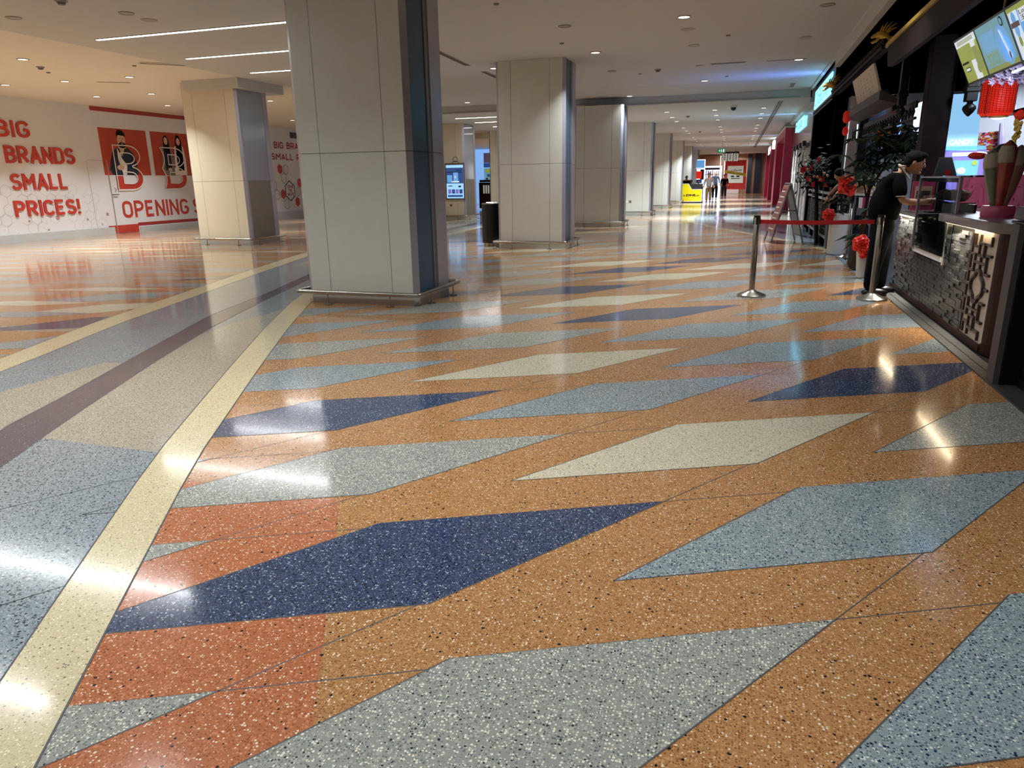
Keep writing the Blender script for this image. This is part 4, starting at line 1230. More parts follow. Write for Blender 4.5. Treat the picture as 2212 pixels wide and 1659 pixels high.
MB().ball((.0, .06, .52), (.10, .05, .08), 14).build('topping', ['black'], t, smooth=True, local=True)
q = MB()
for k in range(6): q.ball((.135 + .006 * k, -.03, .57 - .035 * k), (.014, .014, .02), 8)
q.build('cream_beads', ['white'], t, smooth=True, local=True)

# monitor
t = thing('till_monitor', 'black till monitor tilted back behind the display case', 'monitor', (2.12, 9.38, .986))
q = MB(); q.prism([(1.99, 9.32, 1.33), (2.26, 9.32, 1.33), (2.19, 9.42, 1.59), (2.06, 9.42, 1.59)], (0, .03, 0)); q.build('screen_back', ['black'], t, bevel=.01)
q = MB(); q.box((2.08, 9.37, 1.0), (2.16, 9.42, 1.4)); q.box((2.0, 9.28, .986), (2.26, 9.48, 1.0)); q.build('stand', ['black'], t)
MB().disc((2.14, 9.318, 1.42), .035, 16, 0, (1, 0, 0), (0, 0, 1)).build('logo', ['belt_red'], t)
t = thing('leaflet_stand', 'dark red printed card stand on the far counter behind the man', 'card', (2.05, 10.05, .985))
MB().box((1.95, 10.03, .985), (2.2, 10.05, 1.33)).build('card', ['pink_dark'], t)
q = MB(); q.box((1.98, 10.02, 1.05), (2.17, 10.03, 1.27), 0)
for k in range(4): q.box((2.0, 10.015, 1.20 - .025 * k), (2.15, 10.02, 1.215 - .025 * k), 1)
q.ball((2.07, 10.02, 1.08), (.04, .004, .03), 10, 2)
q.build('card_print', ['shop_beige', 'black', 'pink_dark'], t)

# near post and lattice fence
t = thing('timber_post', 'black timber post with grey edge at the near end of the counter', 'post', (1.73, 5.6, 0))
MB().box((1.712, 5.46, .0), (1.748, 5.60, 1.08), 0).build('post_edge', ['post_grey'], t)
MB().box((1.75, 5.44, 0), (1.95, 5.64, 1.08)).build('post_body', ['black'], t)
q = MB(); q.box((1.72, 5.42, 1.08), (1.97, 5.66, 1.10)); q.box((1.735, 5.43, 1.105), (1.96, 5.65, 1.19)); q.build('post_cap', ['black'], t, bevel=.008)
t = thing('lattice_fence', 'low dark lattice fence at the right edge beyond the black post', 'fence', (1.9, 4.6, 0))
q = MB()
for z_ in (.12, 1.05): q.box((1.86, 3.0, z_ - .03), (1.94, 5.42, z_ + .03))
q.box((1.84, 3.0, .02), (1.96, 5.42, .07))
q.build('rail', ['dark_wood'], t, bevel=.004)
q = MB()
for k in range(13):
    y = 3.05 + k * .19
    q.box((1.885, y, .15), (1.915, y + .022, 1.02))
for z_, o_ in ((.3, 0), (.42, 1), (.55, 0), (.7, 1), (.85, 0)):
    for k in range(6):
        y = 3.05 + (k * 2 + o_) * .19
        q.box((1.88, y, z_), (1.92, y + .21, z_ + .022))
q.build('lattice', ['dark_wood'], t)

# menu boards
def menu(yA, yB, label, k):
    tl = Vector((2.0, yA, 2.73)); tr_ = Vector((2.0, yB, 2.73)); bl = Vector((2.19, yA, 2.33)); br = Vector((2.19, yB, 2.33))
    t = thing('menu_screen', label, 'menu board', tuple((tl + br) / 2), 0, 'lit menu boards over the stall')
    U = (tr_ - tl).normalized(); V = (tl - bl).normalized(); N = U.cross(V)
    if N.x > 0: N = -N
    e = .02
    A_ = [bl - U * e - V * e, br + U * e - V * e, tr_ + U * e + V * e, tl - U * e + V * e]
    q = MB(); q.hexa([p_ - N * .05 for p_ in A_] + [p_ - N * .0 for p_ in A_]); bz = q.build('bezel', ['black'], t)
    W_ = (tr_ - tl).length; H_ = (tl - bl).length
    q = MB()
    def r_(u0, v0, u1, v1, m, l): q.face([bl + U * W_ * a + V * H_ * b_ + N * (.001 + .0015 * l) for a, b_ in ((u0, v0), (u1, v0), (u1, v1), (u0, v1))], m)
    def d_(u, v, r, m, l, ry=None): q.disc(bl + U * W_ * u + V * H_ * v + N * (.001 + .0015 * l), r, 20, m, U, V, ry)
    def tx(s, u, v, w_, h_, m, l=3): ftext(q, s, bl + U * W_ * u + V * H_ * v + N * (.001 + .0015 * l), U, V, W_ * w_, H_ * h_, m, 0, .01)
    if k == 0:
        r_(0, 0, 1, 1, 0, 0); r_(0, .84, 1, 1, 1, 1); r_(.5, .0, .78, .45, 1, 1)
        for (u, v, r) in ((.82, .62, .07), (.8, .42, .06), (.9, .3, .06), (.75, .22, .05), (.92, .5, .05)): d_(u, v, r, 5, 2)
        r_(.7, .72, .9, .86, 3, 3); r_(.05, .42, .38, .47, 4, 3); r_(.16, .24, .36, .34, 4, 3); r_(.17, .26, .35, .32, 3, 4)
        for j in range(5): r_(.1, .88 + .018 * j, .9, .892 + .018 * j, 5, 2)
    elif k == 1:
        r_(0, 0, 1, 1, 2, 0); r_(0, 0, 1, .1, 5, 1); d_(.72, .45, .17, 6, 1); d_(.78, .3, .13, 6, 1)
        d_(.84, .88, .045, 4, 3); d_(.84, .88, .03, 2, 4)
        for j in range(9): r_(.1, .80 - .045 * j, .52, .825 - .045 * j, 6, 2)
        for j in range(4): r_(.12 + .1 * j, .14, .18 + .1 * j, .38, 5, 2); r_(.13 + .1 * j, .18, .17 + .1 * j, .34, 2, 3)
        q.face([bl + U * W_ * a + V * H_ * b_ + N * .008 for a, b_ in ((.7, .75), (.73, .75), (.86, .15), (.8, .13))], 3); d_(.83, .2, .02, 7, 6, .035)
    else:
        r_(0, 0, 1, 1, 6 if k == 2 else 0, 0); r_(.0, .9, 1, 1, 0, 1); r_(.02, 0, .24, .92, 3, 1)
        d_(.13, .78, .05, 6, 2, .06); r_(.03, .62, .24, .72, 7, 3); d_(.13, .56, .05, 6, 2, .06); d_(.13, .35, .035, 5, 2, .05)
        r_(.28, .66, .98, .9, 3, 2); tx('Lotus Seed', .3, .80, .6, .08, 4); tx('玉麻脆皮', .3, .68, .55, .1, 4)
        r_(.4, .2, .95, .62, 7, 2); d_(.7, .42, .09, 5, 3); r_(.26, .06, .6, .15, 7, 2)
    q.build('screen_image', ['scr_lime', 'scr_white', 'scr_teal', 'scr_white', 'scr_ink', 'scr_green', 'scr_blue', 'scr_brown'], t)
menu(9.2, 8.53, 'leftmost lit menu board, green with pears', 0)
menu(8.49, 7.64, 'middle lit menu board, blue and green with a tall cup', 1)
menu(7.60, 6.72, 'rightmost lit menu board with Chinese writing, cut by the frame', 2)
tag(MB().tube([(2.1, 8.02, 2.70), (2.1, 8.02, 3.02)], .012, 10).build('hanging_pole', ['white']), 'thin white pole holding the menu boards', 'pole')

# ================================================================== STALL STRUCTURE
t = thing('roof_beam', 'dark red roof beam with gilded top edge above the stall', 'beam', (1.68, 8, 2.9))
q = MB(); P0 = [(1.66, 11.1, 2.86), (1.66, 11.0, 2.76), (1.66, 10.6, 2.74), (1.66, 4.5, 2.74), (1.66, 4.5, 3.02), (1.66, 11.15, 3.02)]
q.prism(P0, (.06, 0, 0)); q.build('beam_board', ['dark_red'], t)
q = MB(); q.box((1.63, 4.5, 3.02), (1.74, 11.25, 3.07)); q.build('gilded_edge', ['gold'], t, bevel=.006)
t = thing('tiled_eave', 'sloping strip of red ribbed eave tiles between two gilded dragon heads', 'roof', (1.7, 14, 3.05))
q = MB()
for k in range(46):
    y = 11.2 + k * .135
    q.tube([(1.70, y, 3.20), (1.60, y, 3.10)], .035, 8); q.tube([(1.61, y, 3.10), (1.64, y, 3.02)], .02, 6)
q.build('roof_tile', ['dark_red'], t, smooth=True)
q = MB(); q.box((1.60, 11.3, 3.03), (1.735, 17.2, 3.06)); q.build('eave_board', ['dark_red'], t)

def dragon(y, z, s, label):
    t = thing('dragon_finial', label, 'finial', (1.66, y, z), 0, 'gilded dragon heads on the eave')
    q = MB(); K = lambda a, b_: (1.70 - a * s, y, z + b_ * s)
    q.tube([K(-.15, .0), K(.05, .02), K(.2, .1), K(.32, .12), K(.44, .08)], [.05 * s, .07 * s, .10 * s, .075 * s, .04 * s], 10)
    q.ball(K(.45, .07), (.04 * s, .05 * s, .035 * s), 10); q.tube([K(.28, .06), K(.36, -.02), K(.44, -.06), K(.47, -.04)], [.04 * s, .035 * s, .03 * s, .015 * s], 8)
    q.ball(K(.27, .18), (.05 * s, .035 * s, .035 * s), 8)
    q.build('head', ['gold'], t, smooth=True)
    q = MB()
    for k, (a0, L_) in enumerate(((150, .32), (135, .36), (120, .34), (105, .3), (90, .22), (165, .28))):
        a1 = R_(a0); x0, z0 = .12 + .03 * k, .12
        q.tube([K(x0, z0), K(x0 + L_ * .5 * math.cos(a1 - .25), z0 + L_ * .5 * math.sin(a1 - .25)), K(x0 + L_ * math.cos(a1), z0 + L_ * math.sin(a1))], [.035 * s, .026 * s, .004 * s], 7)
    q.build('mane', ['gold'], t, smooth=True)
dragon(11.2, 3.12, .52, 'bright gilded dragon head at the end of the red roof beam')
dragon(17.25, 3.18, .62, 'dim gilded dragon head at far end of the tiled eave beside the cyan sign')

t = thing('scroll_board', 'pale tilted calligraphy board hanging under the tiled eave', 'sign board', (1.75, 12.9, 2.75))
q = MB(); A_ = [Vector((1.80, 14.5, 2.55)), Vector((1.80, 12.3, 2.55)), Vector((1.66, 12.3, 2.98)), Vector((1.66, 14.5, 2.98))]
q.hexa([p_ + Vector((.03, 0, 0)) for p_ in A_] + A_); rr_ = random.Random(2)
for c_ in range(7):
    y = 14.25 - c_ * .3
    for k in range(7):
        f0 = .12 + k * .11
        if rr_.random() < .25: continue
        p_ = A_[0].lerp(A_[3], f0); q.box((p_.x - .006, y - .03 * rr_.random(), p_.z), (p_.x - .004, y + .04 * rr_.random() + .01, p_.z + .03), 1)
q.build('board', ['paper', 'line_grey'], t)
t = thing('awning_frame', 'grey awning frame under the calligraphy board', 'awning', (1.75, 12.8, 2.4))
q = MB(); q.hexa([(1.66, 14.9, 2.40), (1.66, 11.4, 2.40), (1.9, 11.4, 2.34), (1.9, 14.9, 2.34), (1.66, 14.9, 2.52), (1.66, 11.4, 2.52), (1.9, 11.4, 2.42), (1.9, 14.9, 2.42)]); q.build('valance', ['post_grey'], t)
q = MB(); rr_ = random.Random(8)
for k in range(18): q.ball((1.74 + .2 * rr_.random(), 11.5 + 1.3 * rr_.random(), 2.3 - .08 * rr_.random()), .006, 6)
tag(q.build('fairy_lights', ['lantern_dim']), 'tiny red glints under the awning frame', 'lights', kind='stuff')

# posts of the stall
def timber(name, label, a, b_, mt='dark_wood'):
    return tag(MB().box(a, b_).build(name, [mt], bevel=.006), label, 'post')
timber('square_column', 'broad dark red timber column behind the counter', (2.04, 10.35, 0), (2.32, 10.6, 3.0), 'dark_red')
timber('square_column', 'slim black timber column left of stall beside the red tassel lantern', (1.92, 15.0, 0), (2.06, 15.2, 3.0))
timber('square_column', 'dark blue-black pillar between the lit openings at the back of stall', (2.24, 16.2, 0), (2.52, 16.5, 3.0), 'navy_panel')
t = thing('carved_valance', 'dark carved timber valance hanging above the stall openings', 'valance', (1.95, 12, 2.2))
q = MB()
for k in range(26):
    y = 10.7 + k * .22
    q.ribbon([(0, 0), (.07, .05), (0, .1), (-.07, .05)], .02, (1.98, y, 2.12), (0, -1, 0), VZ, (-1, 0, 0), .02, 0, True)
q.box((1.97, 10.6, 2.22), (2.0, 16.4, 2.30)); q.box((1.97, 10.6, 2.08), (2.0, 16.4, 2.11)); q.build('carving', ['dark_wood'], t)

def pendant(x, y, zt, zb, w_, label):
    t = thing('hanging_post', label, 'post', (x, y, zt), 0, 'hanging carved posts with bulb finials')
    MB().box((x - w_ / 2, y - w_ / 2, zb + .14), (x + w_ / 2, y + w_ / 2, zt)).build('post', ['dark_wood'], t, bevel=.01)
    MB().box((x - w_ * .62, y - w_ * .62, zb + .24), (x + w_ * .62, y + w_ * .62, zb + .30)).build('collar', ['dark_wood'], t, bevel=.01)
    MB().lathe([(0, .15), (w_ * .3, .15), (w_ * .25, .12), (w_ * .55, .09), (w_ * .6, .06), (w_ * .4, .02), (0.01, -.02)], (x, y, zb), 18).build('finial', ['dark_wood'], t, smooth=True)
pendant(1.88, 11.0, 3.0, 2.14, .10, 'hanging carved post just left of the broad dark red column')
pendant(2.42, 10.0, 3.0, 2.07, .12, 'hanging carved post under the leftmost menu board')
pendant(2.15, 13.0, 2.6, 2.03, .12, 'small hanging post above the potted tree')

# red mesh lanterns and blossoms
def lantern(c, r, h, label):
    t = thing('red_lantern', label, 'lantern', c, 0, 'glowing red mesh lanterns')
    prof = [(0, -h / 2), (r * .75, -h / 2), (r * .95, -h * .42), (r, -h * .3), (r, h * .3), (r * .95, h * .42), (r * .75, h / 2), (0, h / 2)]
    MB().lathe(prof, n=24).build('shade', ['lantern_red'], t, smooth=True, local=True)
    q = MB()
    for k in range(20):
        zz = -h * .42 + h * .84 * k / 19; q.tube([((r + .003) * math.cos(a * .2618), (r + .003) * math.sin(a * .2618), zz) for a in range(24)], .0022, 4, closed=True)
    for a in range(24): q.tube([((r + .003) * math.cos(a * .2618), (r + .003) * math.sin(a * .2618), z_) for z_ in (-h * .42, h * .42)], .002, 4)
    q.build('wire_mesh', ['dark_red'], t, local=True)
    MB().lathe([(0, -h / 2 - .015), (r * .7, -h / 2 - .015), (r * .72, -h / 2), (0, -h / 2)], n=20).build('rim', ['gold'], t, local=True)
lantern(tuple(at(2143, 212, 10.9)), .13, .42, 'left of the two glowing red mesh lanterns, partly behind the other')
lantern(tuple(at(2164, 208, 10.4)), .145, .44, 'right glowing red mesh lantern above the white stall wall')
t = thing('tassel_lantern', 'slim glowing red lantern at the dark left end of the stall', 'lantern', tuple(at(1823, 258, 14.6)))
t.location.x = 1.64
MB().lathe([(0, .14), (.03, .14), (.06, .1), (.06, -.02), (.03, -.06), (0, -.06)], n=16).build('shade', ['lantern_dim'], t, smooth=True, local=True)
MB().ball((0, 0, -.2), (.05, .05, .08), 12).build('lower_bulb', ['lantern_dim'], t, smooth=True, local=True)
MB().tube([(0, 0, -.3), (0, 0, .34)], .005).build('cord', ['dark_red'], t, local=True)
q = MB(); rr_ = random.Random(9); c0 = at(2185, 160, 9.9)
for k in range(150):
    c_ = c0 + Vector((rr_.uniform(-.28, .35), rr_.uniform(-.25, .25), rr_.gauss(0, .05)))
    for j in range(5):
        a = j * 1.2566 + rr_.random(); r_ = .032
        e1 = Vector((math.cos(a), math.sin(a) * .6, math.sin(a) * .8)) * r_
        q.face([c_, c_ + e1 + Vector((0, 0, .01)), c_ + e1 * 1.3, c_ + Vector((-e1.z, e1.y, e1.x)) * .5])
t = thing('blossom_branch', 'mass of pale artificial blossom above the red lanterns', 'flowers', tuple(c0))
q.build('petals', ['blossom'], t)
q = MB()
for k in range(5): q.tube([c0 + Vector((-.3, 0, .02)), c0 + Vector((0, .05 * k - .1, .04)), c0 + Vector((.35, .1 * k - .2, .03))], .008, 5)
q.build('branch', ['dark_wood'], t)
# bright pendant and room lamps in the stall
c0 = at(2157, 250, 11.5)
t = thing('pendant_lamp', 'bright white dome lamp below the red lanterns', 'lamp', tuple(c0))
MB().lathe([(0, .06), (.09, .06), (.19, -.0), (.18, -.0), (.085, .05), (0, .05)], n=24).build('lamp_shade', ['navy_panel'], t, smooth=True, local=True)
MB().ball((0, 0, .0), (.1, .1, .05), 14).build('bulb', ['glow_white'], t, smooth=True, local=True)
area('pendant_light', tuple(c0 - Vector((0, 0, .07))), 55, .3, COOL, spread=170)
struct('wall_stall', MB().box((3.45, 14.2, 0), (8.8, 14.3, 3.0)), ['shop_white'])
area('stall_lamp', (4.2, 13, 2.9), 60, .6, COOL, spread=170)
area('blossom_light', tuple(at(2168, 166, 9.8)), 5, .06, COOL, spread=180)
area('blossom_light', tuple(at(2175, 150, 9.3) + Vector((0, -.3, .1))), 6, .1, COOL, rot=(R_(60), 0, 0), spread=170)  # fill spot without a fixture, added to brighten the blossom
area('stall_lamp', (2.6, 16.0, 2.9), 12, .5, COOL)
area('stall_lamp', (3.4, 9.0, 2.9), 10, .5, (1, .85, .8))

# openings at the back, the light beyond put into glowing panels
def panel_at(name, label, cat, uv, Y, dy, mats, parts=None):
    P = [at(u, v, Y) for u, v in uv]
    q = MB(); q.prism(P, (0, dy, 0)); return tag(q.build(name, mats), label, cat)
panel_at('lit_opening', 'narrow lit pale panel left of the potted tree top', 'panel', [(1850, 300), (1863, 300), (1865, 270), (1852, 268)], 15.5, .05, ['glow_soft'])
panel_at('lit_opening', 'lit sky-blue opening behind the red gold ornament', 'panel', [(1897, 320), (1918, 320), (1922, 268), (1899, 266)], 15.0, .05, ['glow_sky'])
panel_at('lit_opening', 'tall lit blue-white panel left of the broad dark column', 'panel', [(1972, 300), (1991, 290), (1997, 220), (1976, 232)], 14.0, .05, ['glow_soft'])
panel_at('lit_opening', 'pale blue lit strip behind the hanging posts', 'panel', [(1925, 290), (1944, 290), (1950, 255), (1928, 255)], 15.0, .05, ['glow_blue'])
a_, b2 = at(1958, 238, 12.5), at(1995, 222, 11.2)
tag(MB().tube([a_, b2], .022, 8).build('tube_light', ['glow_white']), 'slanting white tube light left of the broad dark column', 'lamp')
tag(MB().tube([at(2188, 156, 9), at(2215, 145, 8.4)], .015, 8).build('tube_light', ['glow_soft']), 'thin tube light at the right edge under the menu boards', 'lamp')
panel_at('extractor_hood', 'pale metal box with added glow beside the right red lantern', 'hood', [(2175, 244), (2196, 244), (2196, 228), (2176, 230)], 12.5, .3, ['glow_soft'])  # brightness put into the metal as glow
panel_at('round_table_top', 'dark shade above the gold garland at the right edge', 'shade', [(2190, 243), (2216, 246), (2216, 231), (2198, 236)], 11.0, .3, ['navy_panel'])
# red festive banner on the wall
P = [at(2110, 333, 14), at(2164, 333, 14), at(2166, 283, 14), at(2111, 287, 14)]
t = thing('festive_banner', 'red patterned festive picture on the white stall wall', 'picture', tuple(P[0]))
q = MB(); q.prism(P, (0, .04, 0)); q.build('board', ['belt_red'], t)
q = MB(); rr_ = random.Random(6)
for k in range(90):
    u, v = rr_.random() ** 1.3, rr_.random(); p_ = P[0].lerp(P[1], u).lerp(P[3].lerp(P[2], u), v)
    q.face([p_ + Vector((a * .03 * rr_.random() + a * .012, -.006 - .002 * (k % 4), b_ * .014)) for a, b_ in ((-1, -1), (1, -.6), (1, 1), (-.7, .8))], k % 2)
q.build('pattern', ['blossom', 'gold'], t)
P = [at(2163, 330, 13.9), at(2170, 330, 13.9), at(2169, 265, 13.9), at(2164, 266, 13.9)]
tag(MB().tube([P[0], P[0].lerp(P[3], .5), P[3]], [.06, .05, .03], 8).build('scroll_end', ['blossom']), 'pale pink scroll finial at the right of the red picture', 'ornament')
# gold garland
t = thing('garland', 'hanging gold and red coin garland at right in the stall', 'garland', tuple(at(2200, 240, 10.4)))
q = MB(); rr_ = random.Random(12)
for k in range(60):
    u = k / 59; p_ = at(2203 - 14 * u, 248 + 95 * u, 10.4)
    q.ball(p_ + Vector((rr_.uniform(-.03, .03), rr_.uniform(-.03, .03), 0)), (.02, .015, .025), 6)
q.build('coins', ['gold'], t)
MB().ball(at(2203, 249, 10.4), (.07, .05, .06), 10, jit=.2).build('knot', ['satin_red'], t)
# cap hanging / person cap
tag(MB().ball(at(2113, 336, 11.0), (.12, .1, .05), 12).build('baseball_cap', ['satin_red'], smooth=True), 'small red cap behind the sundae model', 'cap')

# cotton candy machine
t = thing('candy_machine', 'tall cotton candy vending machine with lit blue header and violet window', 'vending machine', (3.0, 12.5, 0))
pz = lambda u, v: at(u, v, 12.5)
A_ = [pz(2037, 325), pz(2110, 325), pz(2123, 200), pz(2054, 204)]
q = MB(); q.prism(A_, (0, .06, 0)); q.build('lit_header', ['glow_sky'], t)
q = MB(); x0, x1 = 2.80, 3.34
q.box((x0, 12.52, 0.02), (x1, 13.1, 1.74)); q.build('cabinet', ['scr_violet'], t, bevel=.02)
q = MB(); ftext(q, 'COTTON CANDY', pz(2106, 311) + Vector((-.78, -.01, -.01)), (1, 0, 0), (0, 0, 1), .77, .085, 0, 0, .05); q.build('header_lettering', ['scr_white'], t)
q = MB(); q.box((x0, 12.5, 1.745), (x1 - .02, 12.54, 1.80)); q.build('header_frame', ['scr_blue'], t)
q = MB(); q.box((x0 + .1, 12.5, 1.66), (x1 - .1, 12.52, 1.71), 0); q.box((x0 + .08, 12.505, 1.3), (x1 - .08, 12.52, 1.6), 1); q.ball((x0 + .24, 12.49, 1.45), (.06, .02, .05), 10, 0); q.disc((x1 - .14, 12.49, 1.56), .035, 10, 2, (1, 0, 0), (0, 0, 1)); q.box((x0 + .12, 12.49, 1.36), (x1 - .14, 12.5, 1.375), 0)
q.build('window', ['scr_white', 'scr_blue', 'scr_lime'], t)
q = MB()
for k in range(3): q.tube([at(2003 + 3 * k - 6 * k, 352 + 9 * k, 10.9), at(2012 - 3 * k, 357 + 9 * k, 10.9), at(2021 - 3 * k, 359 + 9 * k, 10.9)], .01, 6)
tag(q.build('led_shelf', ['glow_soft']), 'three curved lit shelf edges in front of the man\'s face', 'shelf')
# shop counters inside the stall
t = thing('back_counter', 'dark low counter at the back of the stall', 'counter', (3.6, 13.2, 0))
MB().box((3.5, 11.8, .01), (5.2, 14, 1.0)).build('body', ['dark_wood'], t); MB().box((3.45, 11.75, 1.0), (5.25, 14.05, 1.04)).build('worktop', ['counter_grey'], t)
panel_at('shelf_unit', 'white shelf edge with dark line at the right edge', 'shelf', [(2180, 372), (2216, 372), (2216, 358), (2182, 360)], 12.0, .2, ['shop_white'])

# ================================================================== PLANTS, VASES, BOWS
def leafcl(q, c, n, r, L_, seed, m=0, droop=.3, W_=.3):
    g = random.Random(seed)
    for k in range(n):
        p_ = Vector(c) + Vector((g.gauss(0, r[0]), g.gauss(0, r[1]), g.gauss(0, r[2])))
        a0 = g.random() * 6.28; nl = g.choice([5, 6, 7])
        for j in range(nl):
            a = a0 + j * 6.28 / nl; d = Vector((math.cos(a), math.sin(a), -droop * g.uniform(.4, 1.6))).normalized(); s_ = Vector((-math.sin(a), math.cos(a), 0)) * L_ * W_ / 2
            l = L_ * g.uniform(.7, 1.15)
            q.face([p_, p_ + d * l * .5 + s_ + Vector((0, 0, .01)), p_ + d * l + Vector((0, 0, -l * .15)), p_ + d * l * .5 - s_ + Vector((0, 0, .01))], m)
t = thing('money_tree', 'potted money tree with dark hand-shaped leaves behind the man in black', 'plant', (1.72, 12.0, 0))
q = MB(); leafcl(q, (1.90, 11.9, 1.86), 26, (.22, .25, .13), .24, 1); leafcl(q, (1.72, 11.9, 1.5), 16, (.14, .2, .16), .24, 2); leafcl(q, (2.12, 11.9, 1.72), 16, (.18, .2, .14), .24, 3)
q.build('leaves', ['leaf'], t)
q = MB(); leafcl(q, (1.95, 11.7, 1.98), 10, (.22, .2, .10), .22, 5); leafcl(q, (2.1, 11.6, 1.95), 5, (.1, .1, .06), .2, 6); q.build('young_leaves', ['leaf'], t)
q = MB(); q.tube([(1.72, 12, .5), (1.76, 12, 1.2), (1.82, 11.95, 1.7)], [.03, .025, .012], 8); q.tube([(1.76, 12, 1.2), (1.95, 11.9, 1.6), (2.1, 11.9, 1.85)], [.02, .015, .008], 6); q.tube([(1.76, 12, 1.0), (1.65, 12, 1.4)], [.015, .008], 6)
q.build('stem', ['wood'], t)
MB().lathe([(0, .02), (.11, .02), (.16, .1), (.16, .5), (.14, .5), (.14, .46), (0, .46)], (1.74, 12.1, 0), 20).build('pot', ['black'], t, smooth=True)
t = thing('vase', 'slender white floor vase with big low leaves behind the red belt', 'vase', (1.665, 11.15, 0))
MB().lathe([(0, .01), (.06, .01), (.075, .04), (.085, .2), (.105, .42), (.10, .46), (.085, .46), (.085, .42), (0, .42)], n=24).build('body', ['ceramic'], t, smooth=True, local=True)
q = MB(); leafcl(q, (-.08, 0, .62), 3, (.03, .03, .03), .3, 21, 0, .5, .35); leafcl(q, (.0, .05, .8), 3, (.04, .03, .05), .25, 22, 0, .5, .3); q.build('leaves', ['leaf'], t, local=True)
q = MB(); q.tube([(0, 0, .42), (-.05, 0, .64)], .008, 5); q.tube([(0, 0, .42), (0, .05, .82)], .008, 5); q.build('stem', ['leaf_dark'], t, local=True)

def bow(c, s, label, seed):
    t = thing('satin_bow', label, 'bow', c, 0, 'red satin flower bows')
    g = random.Random(seed); q = MB(); NS = 40
    for k in range(6):
        r1 = s * (1.05 - .16 * k); r0 = r1 * .35; ph = g.random() * 6.28; nw = g.choice([5, 6, 7]); yo = -.12 * s * k
        cxo, czo = g.uniform(-.12, .12) * s, g.uniform(-.12, .12) * s
        R3 = []
        for a in range(NS):
            t_ = 2 * math.pi * a / NS; wv = math.sin(nw * t_ + ph)
            R3.append([(cxo + r0 * math.cos(t_), yo + .1 * s, czo + r0 * math.sin(t_)),
                       (cxo + (r0 + r1) * .55 * math.cos(t_), yo - .28 * s + .1 * s * wv, czo + (r0 + r1) * .55 * math.sin(t_)),
                       (cxo + r1 * (1 + .1 * wv) * math.cos(t_), yo + .02 * s - .22 * s * wv, czo + r1 * (1 + .1 * wv) * math.sin(t_))])
        b0 = len(q.v)
        for row in R3: q.v += [Vector(p_) for p_ in row]
        for a in range(NS):
            for c_ in range(2):
                q.f.append((b0 + a * 3 + c_, b0 + a * 3 + c_ + 1, b0 + ((a + 1) % NS) * 3 + c_ + 1, b0 + ((a + 1) % NS) * 3 + c_)); q.m.append(0)
    o_ = q.build('ribbon_loops', ['satin_red'], t, local=True, smooth=True)
    MB().ball((0, 0, 0), s * .5, 14, jit=.08).build('centre', ['satin_red'], t, local=True, smooth=True)
bow((1.60, 10.98, .50), .115, 'large bright red satin bow on the slender white vase', 1)
bow((1.67, 10.95, .40), .10, 'lower lobe of red satin on the slender white vase', 2)
bow((1.50, 14.4, .72), .11, 'dark red satin bow on the white planter behind the belt', 3)
bow(tuple(at(1832, 400, 13.2)), .16, 'big orange-red striped satin bow beside the bending person', 4)

t = thing('planter', 'tall white cylinder planter with dark foliage and red packets at end of fence', 'plant', (1.72, 14.62, 0))
MB().lathe([(0, .01), (.17, .01), (.185, .04), (.185, .73), (.165, .75), (.165, .7), (0, .7)], n=28).build('pot', ['ceramic'], t, smooth=True, local=True)
q = MB(); leafcl(q, (-.05, 0, 1.15), 14, (.14, .15, .2), .22, 31); q.build('leaves', ['leaf_dark'], t, local=True)
q = MB(); q.tube([(0, 0, .7), (-.03, 0, 1.2)], .02, 6); q.build('stem', ['wood'], t, local=True)
t = thing('mandarin_bush', 'dark bush hung with red packets and fruit behind the black fence', 'plant', (1.56, 16.95, 0))
q = MB(); g = random.Random(14)
for k in range(520):
    c_ = Vector((1.40 + max(-.34, min(.24, g.gauss(0, .16))), 16.95 + max(-.3, min(.3, g.gauss(0, .2))), 1.48 + g.gauss(0, .17))); d = Vector((g.gauss(0, 1), g.gauss(0, 1), g.gauss(0, 1))).normalized() * .07; e = d.orthogonal().normalized() * .02
    q.face([c_ - d, c_ + e, c_ + d, c_ - e])
q.build('leaves', ['leaf_dark'], t)
MB().tube([(1.56, 16.95, 0), (1.45, 16.95, 1.3)], .04, 8).build('trunk', ['dark_wood'], t)
for k in range(9):
    c_ = Vector((1.12 + .06 * k, 16.66, 1.25 + .5 * g.random())); w_ = .035
    tag(MB().box((c_.x - w_, c_.y, c_.z - .06), (c_.x + w_, c_.y + .01, c_.z + .05)).build('red_packet', ['belt_red']), 'small red packet hanging in the dark bush', 'packet', 'red packets in the bush')
for k in range(9):
    c_ = Vector((1.1 + .065 * k, 16.62, 1.3 + .45 * g.random()))
    tag(MB().ball(c_, .032, 8).build('mandarin', ['shop_beige'], smooth=True), 'small dull orange fruit in the dark bush', 'fruit', 'fruits in the bush')

# red and gold ornament
c0 = at(1911, 292, 13.0)
t = thing('festive_ornament', 'red and gold hanging festive ornament in a lit opening', 'ornament', tuple(c0))
MB().ball((0, 0, .03), (.11, .04, .12), 12, jit=.2).build('rosette', ['satin_red'], t, local=True)
MB().ball((0, -.03, .03), (.08, .02, .05), 12, jit=.25).build('gold_centre', ['gold'], t, local=True)
q = MB(); q.ball((.02, 0, -.12), (.1, .04, .06), 10, jit=.25); q.build('fringe', ['satin_red'], t, local=True)
MB().tube([(0, 0, .12), (0, 0, .3)], .004).build('cord', ['dark_red'], t, local=True)

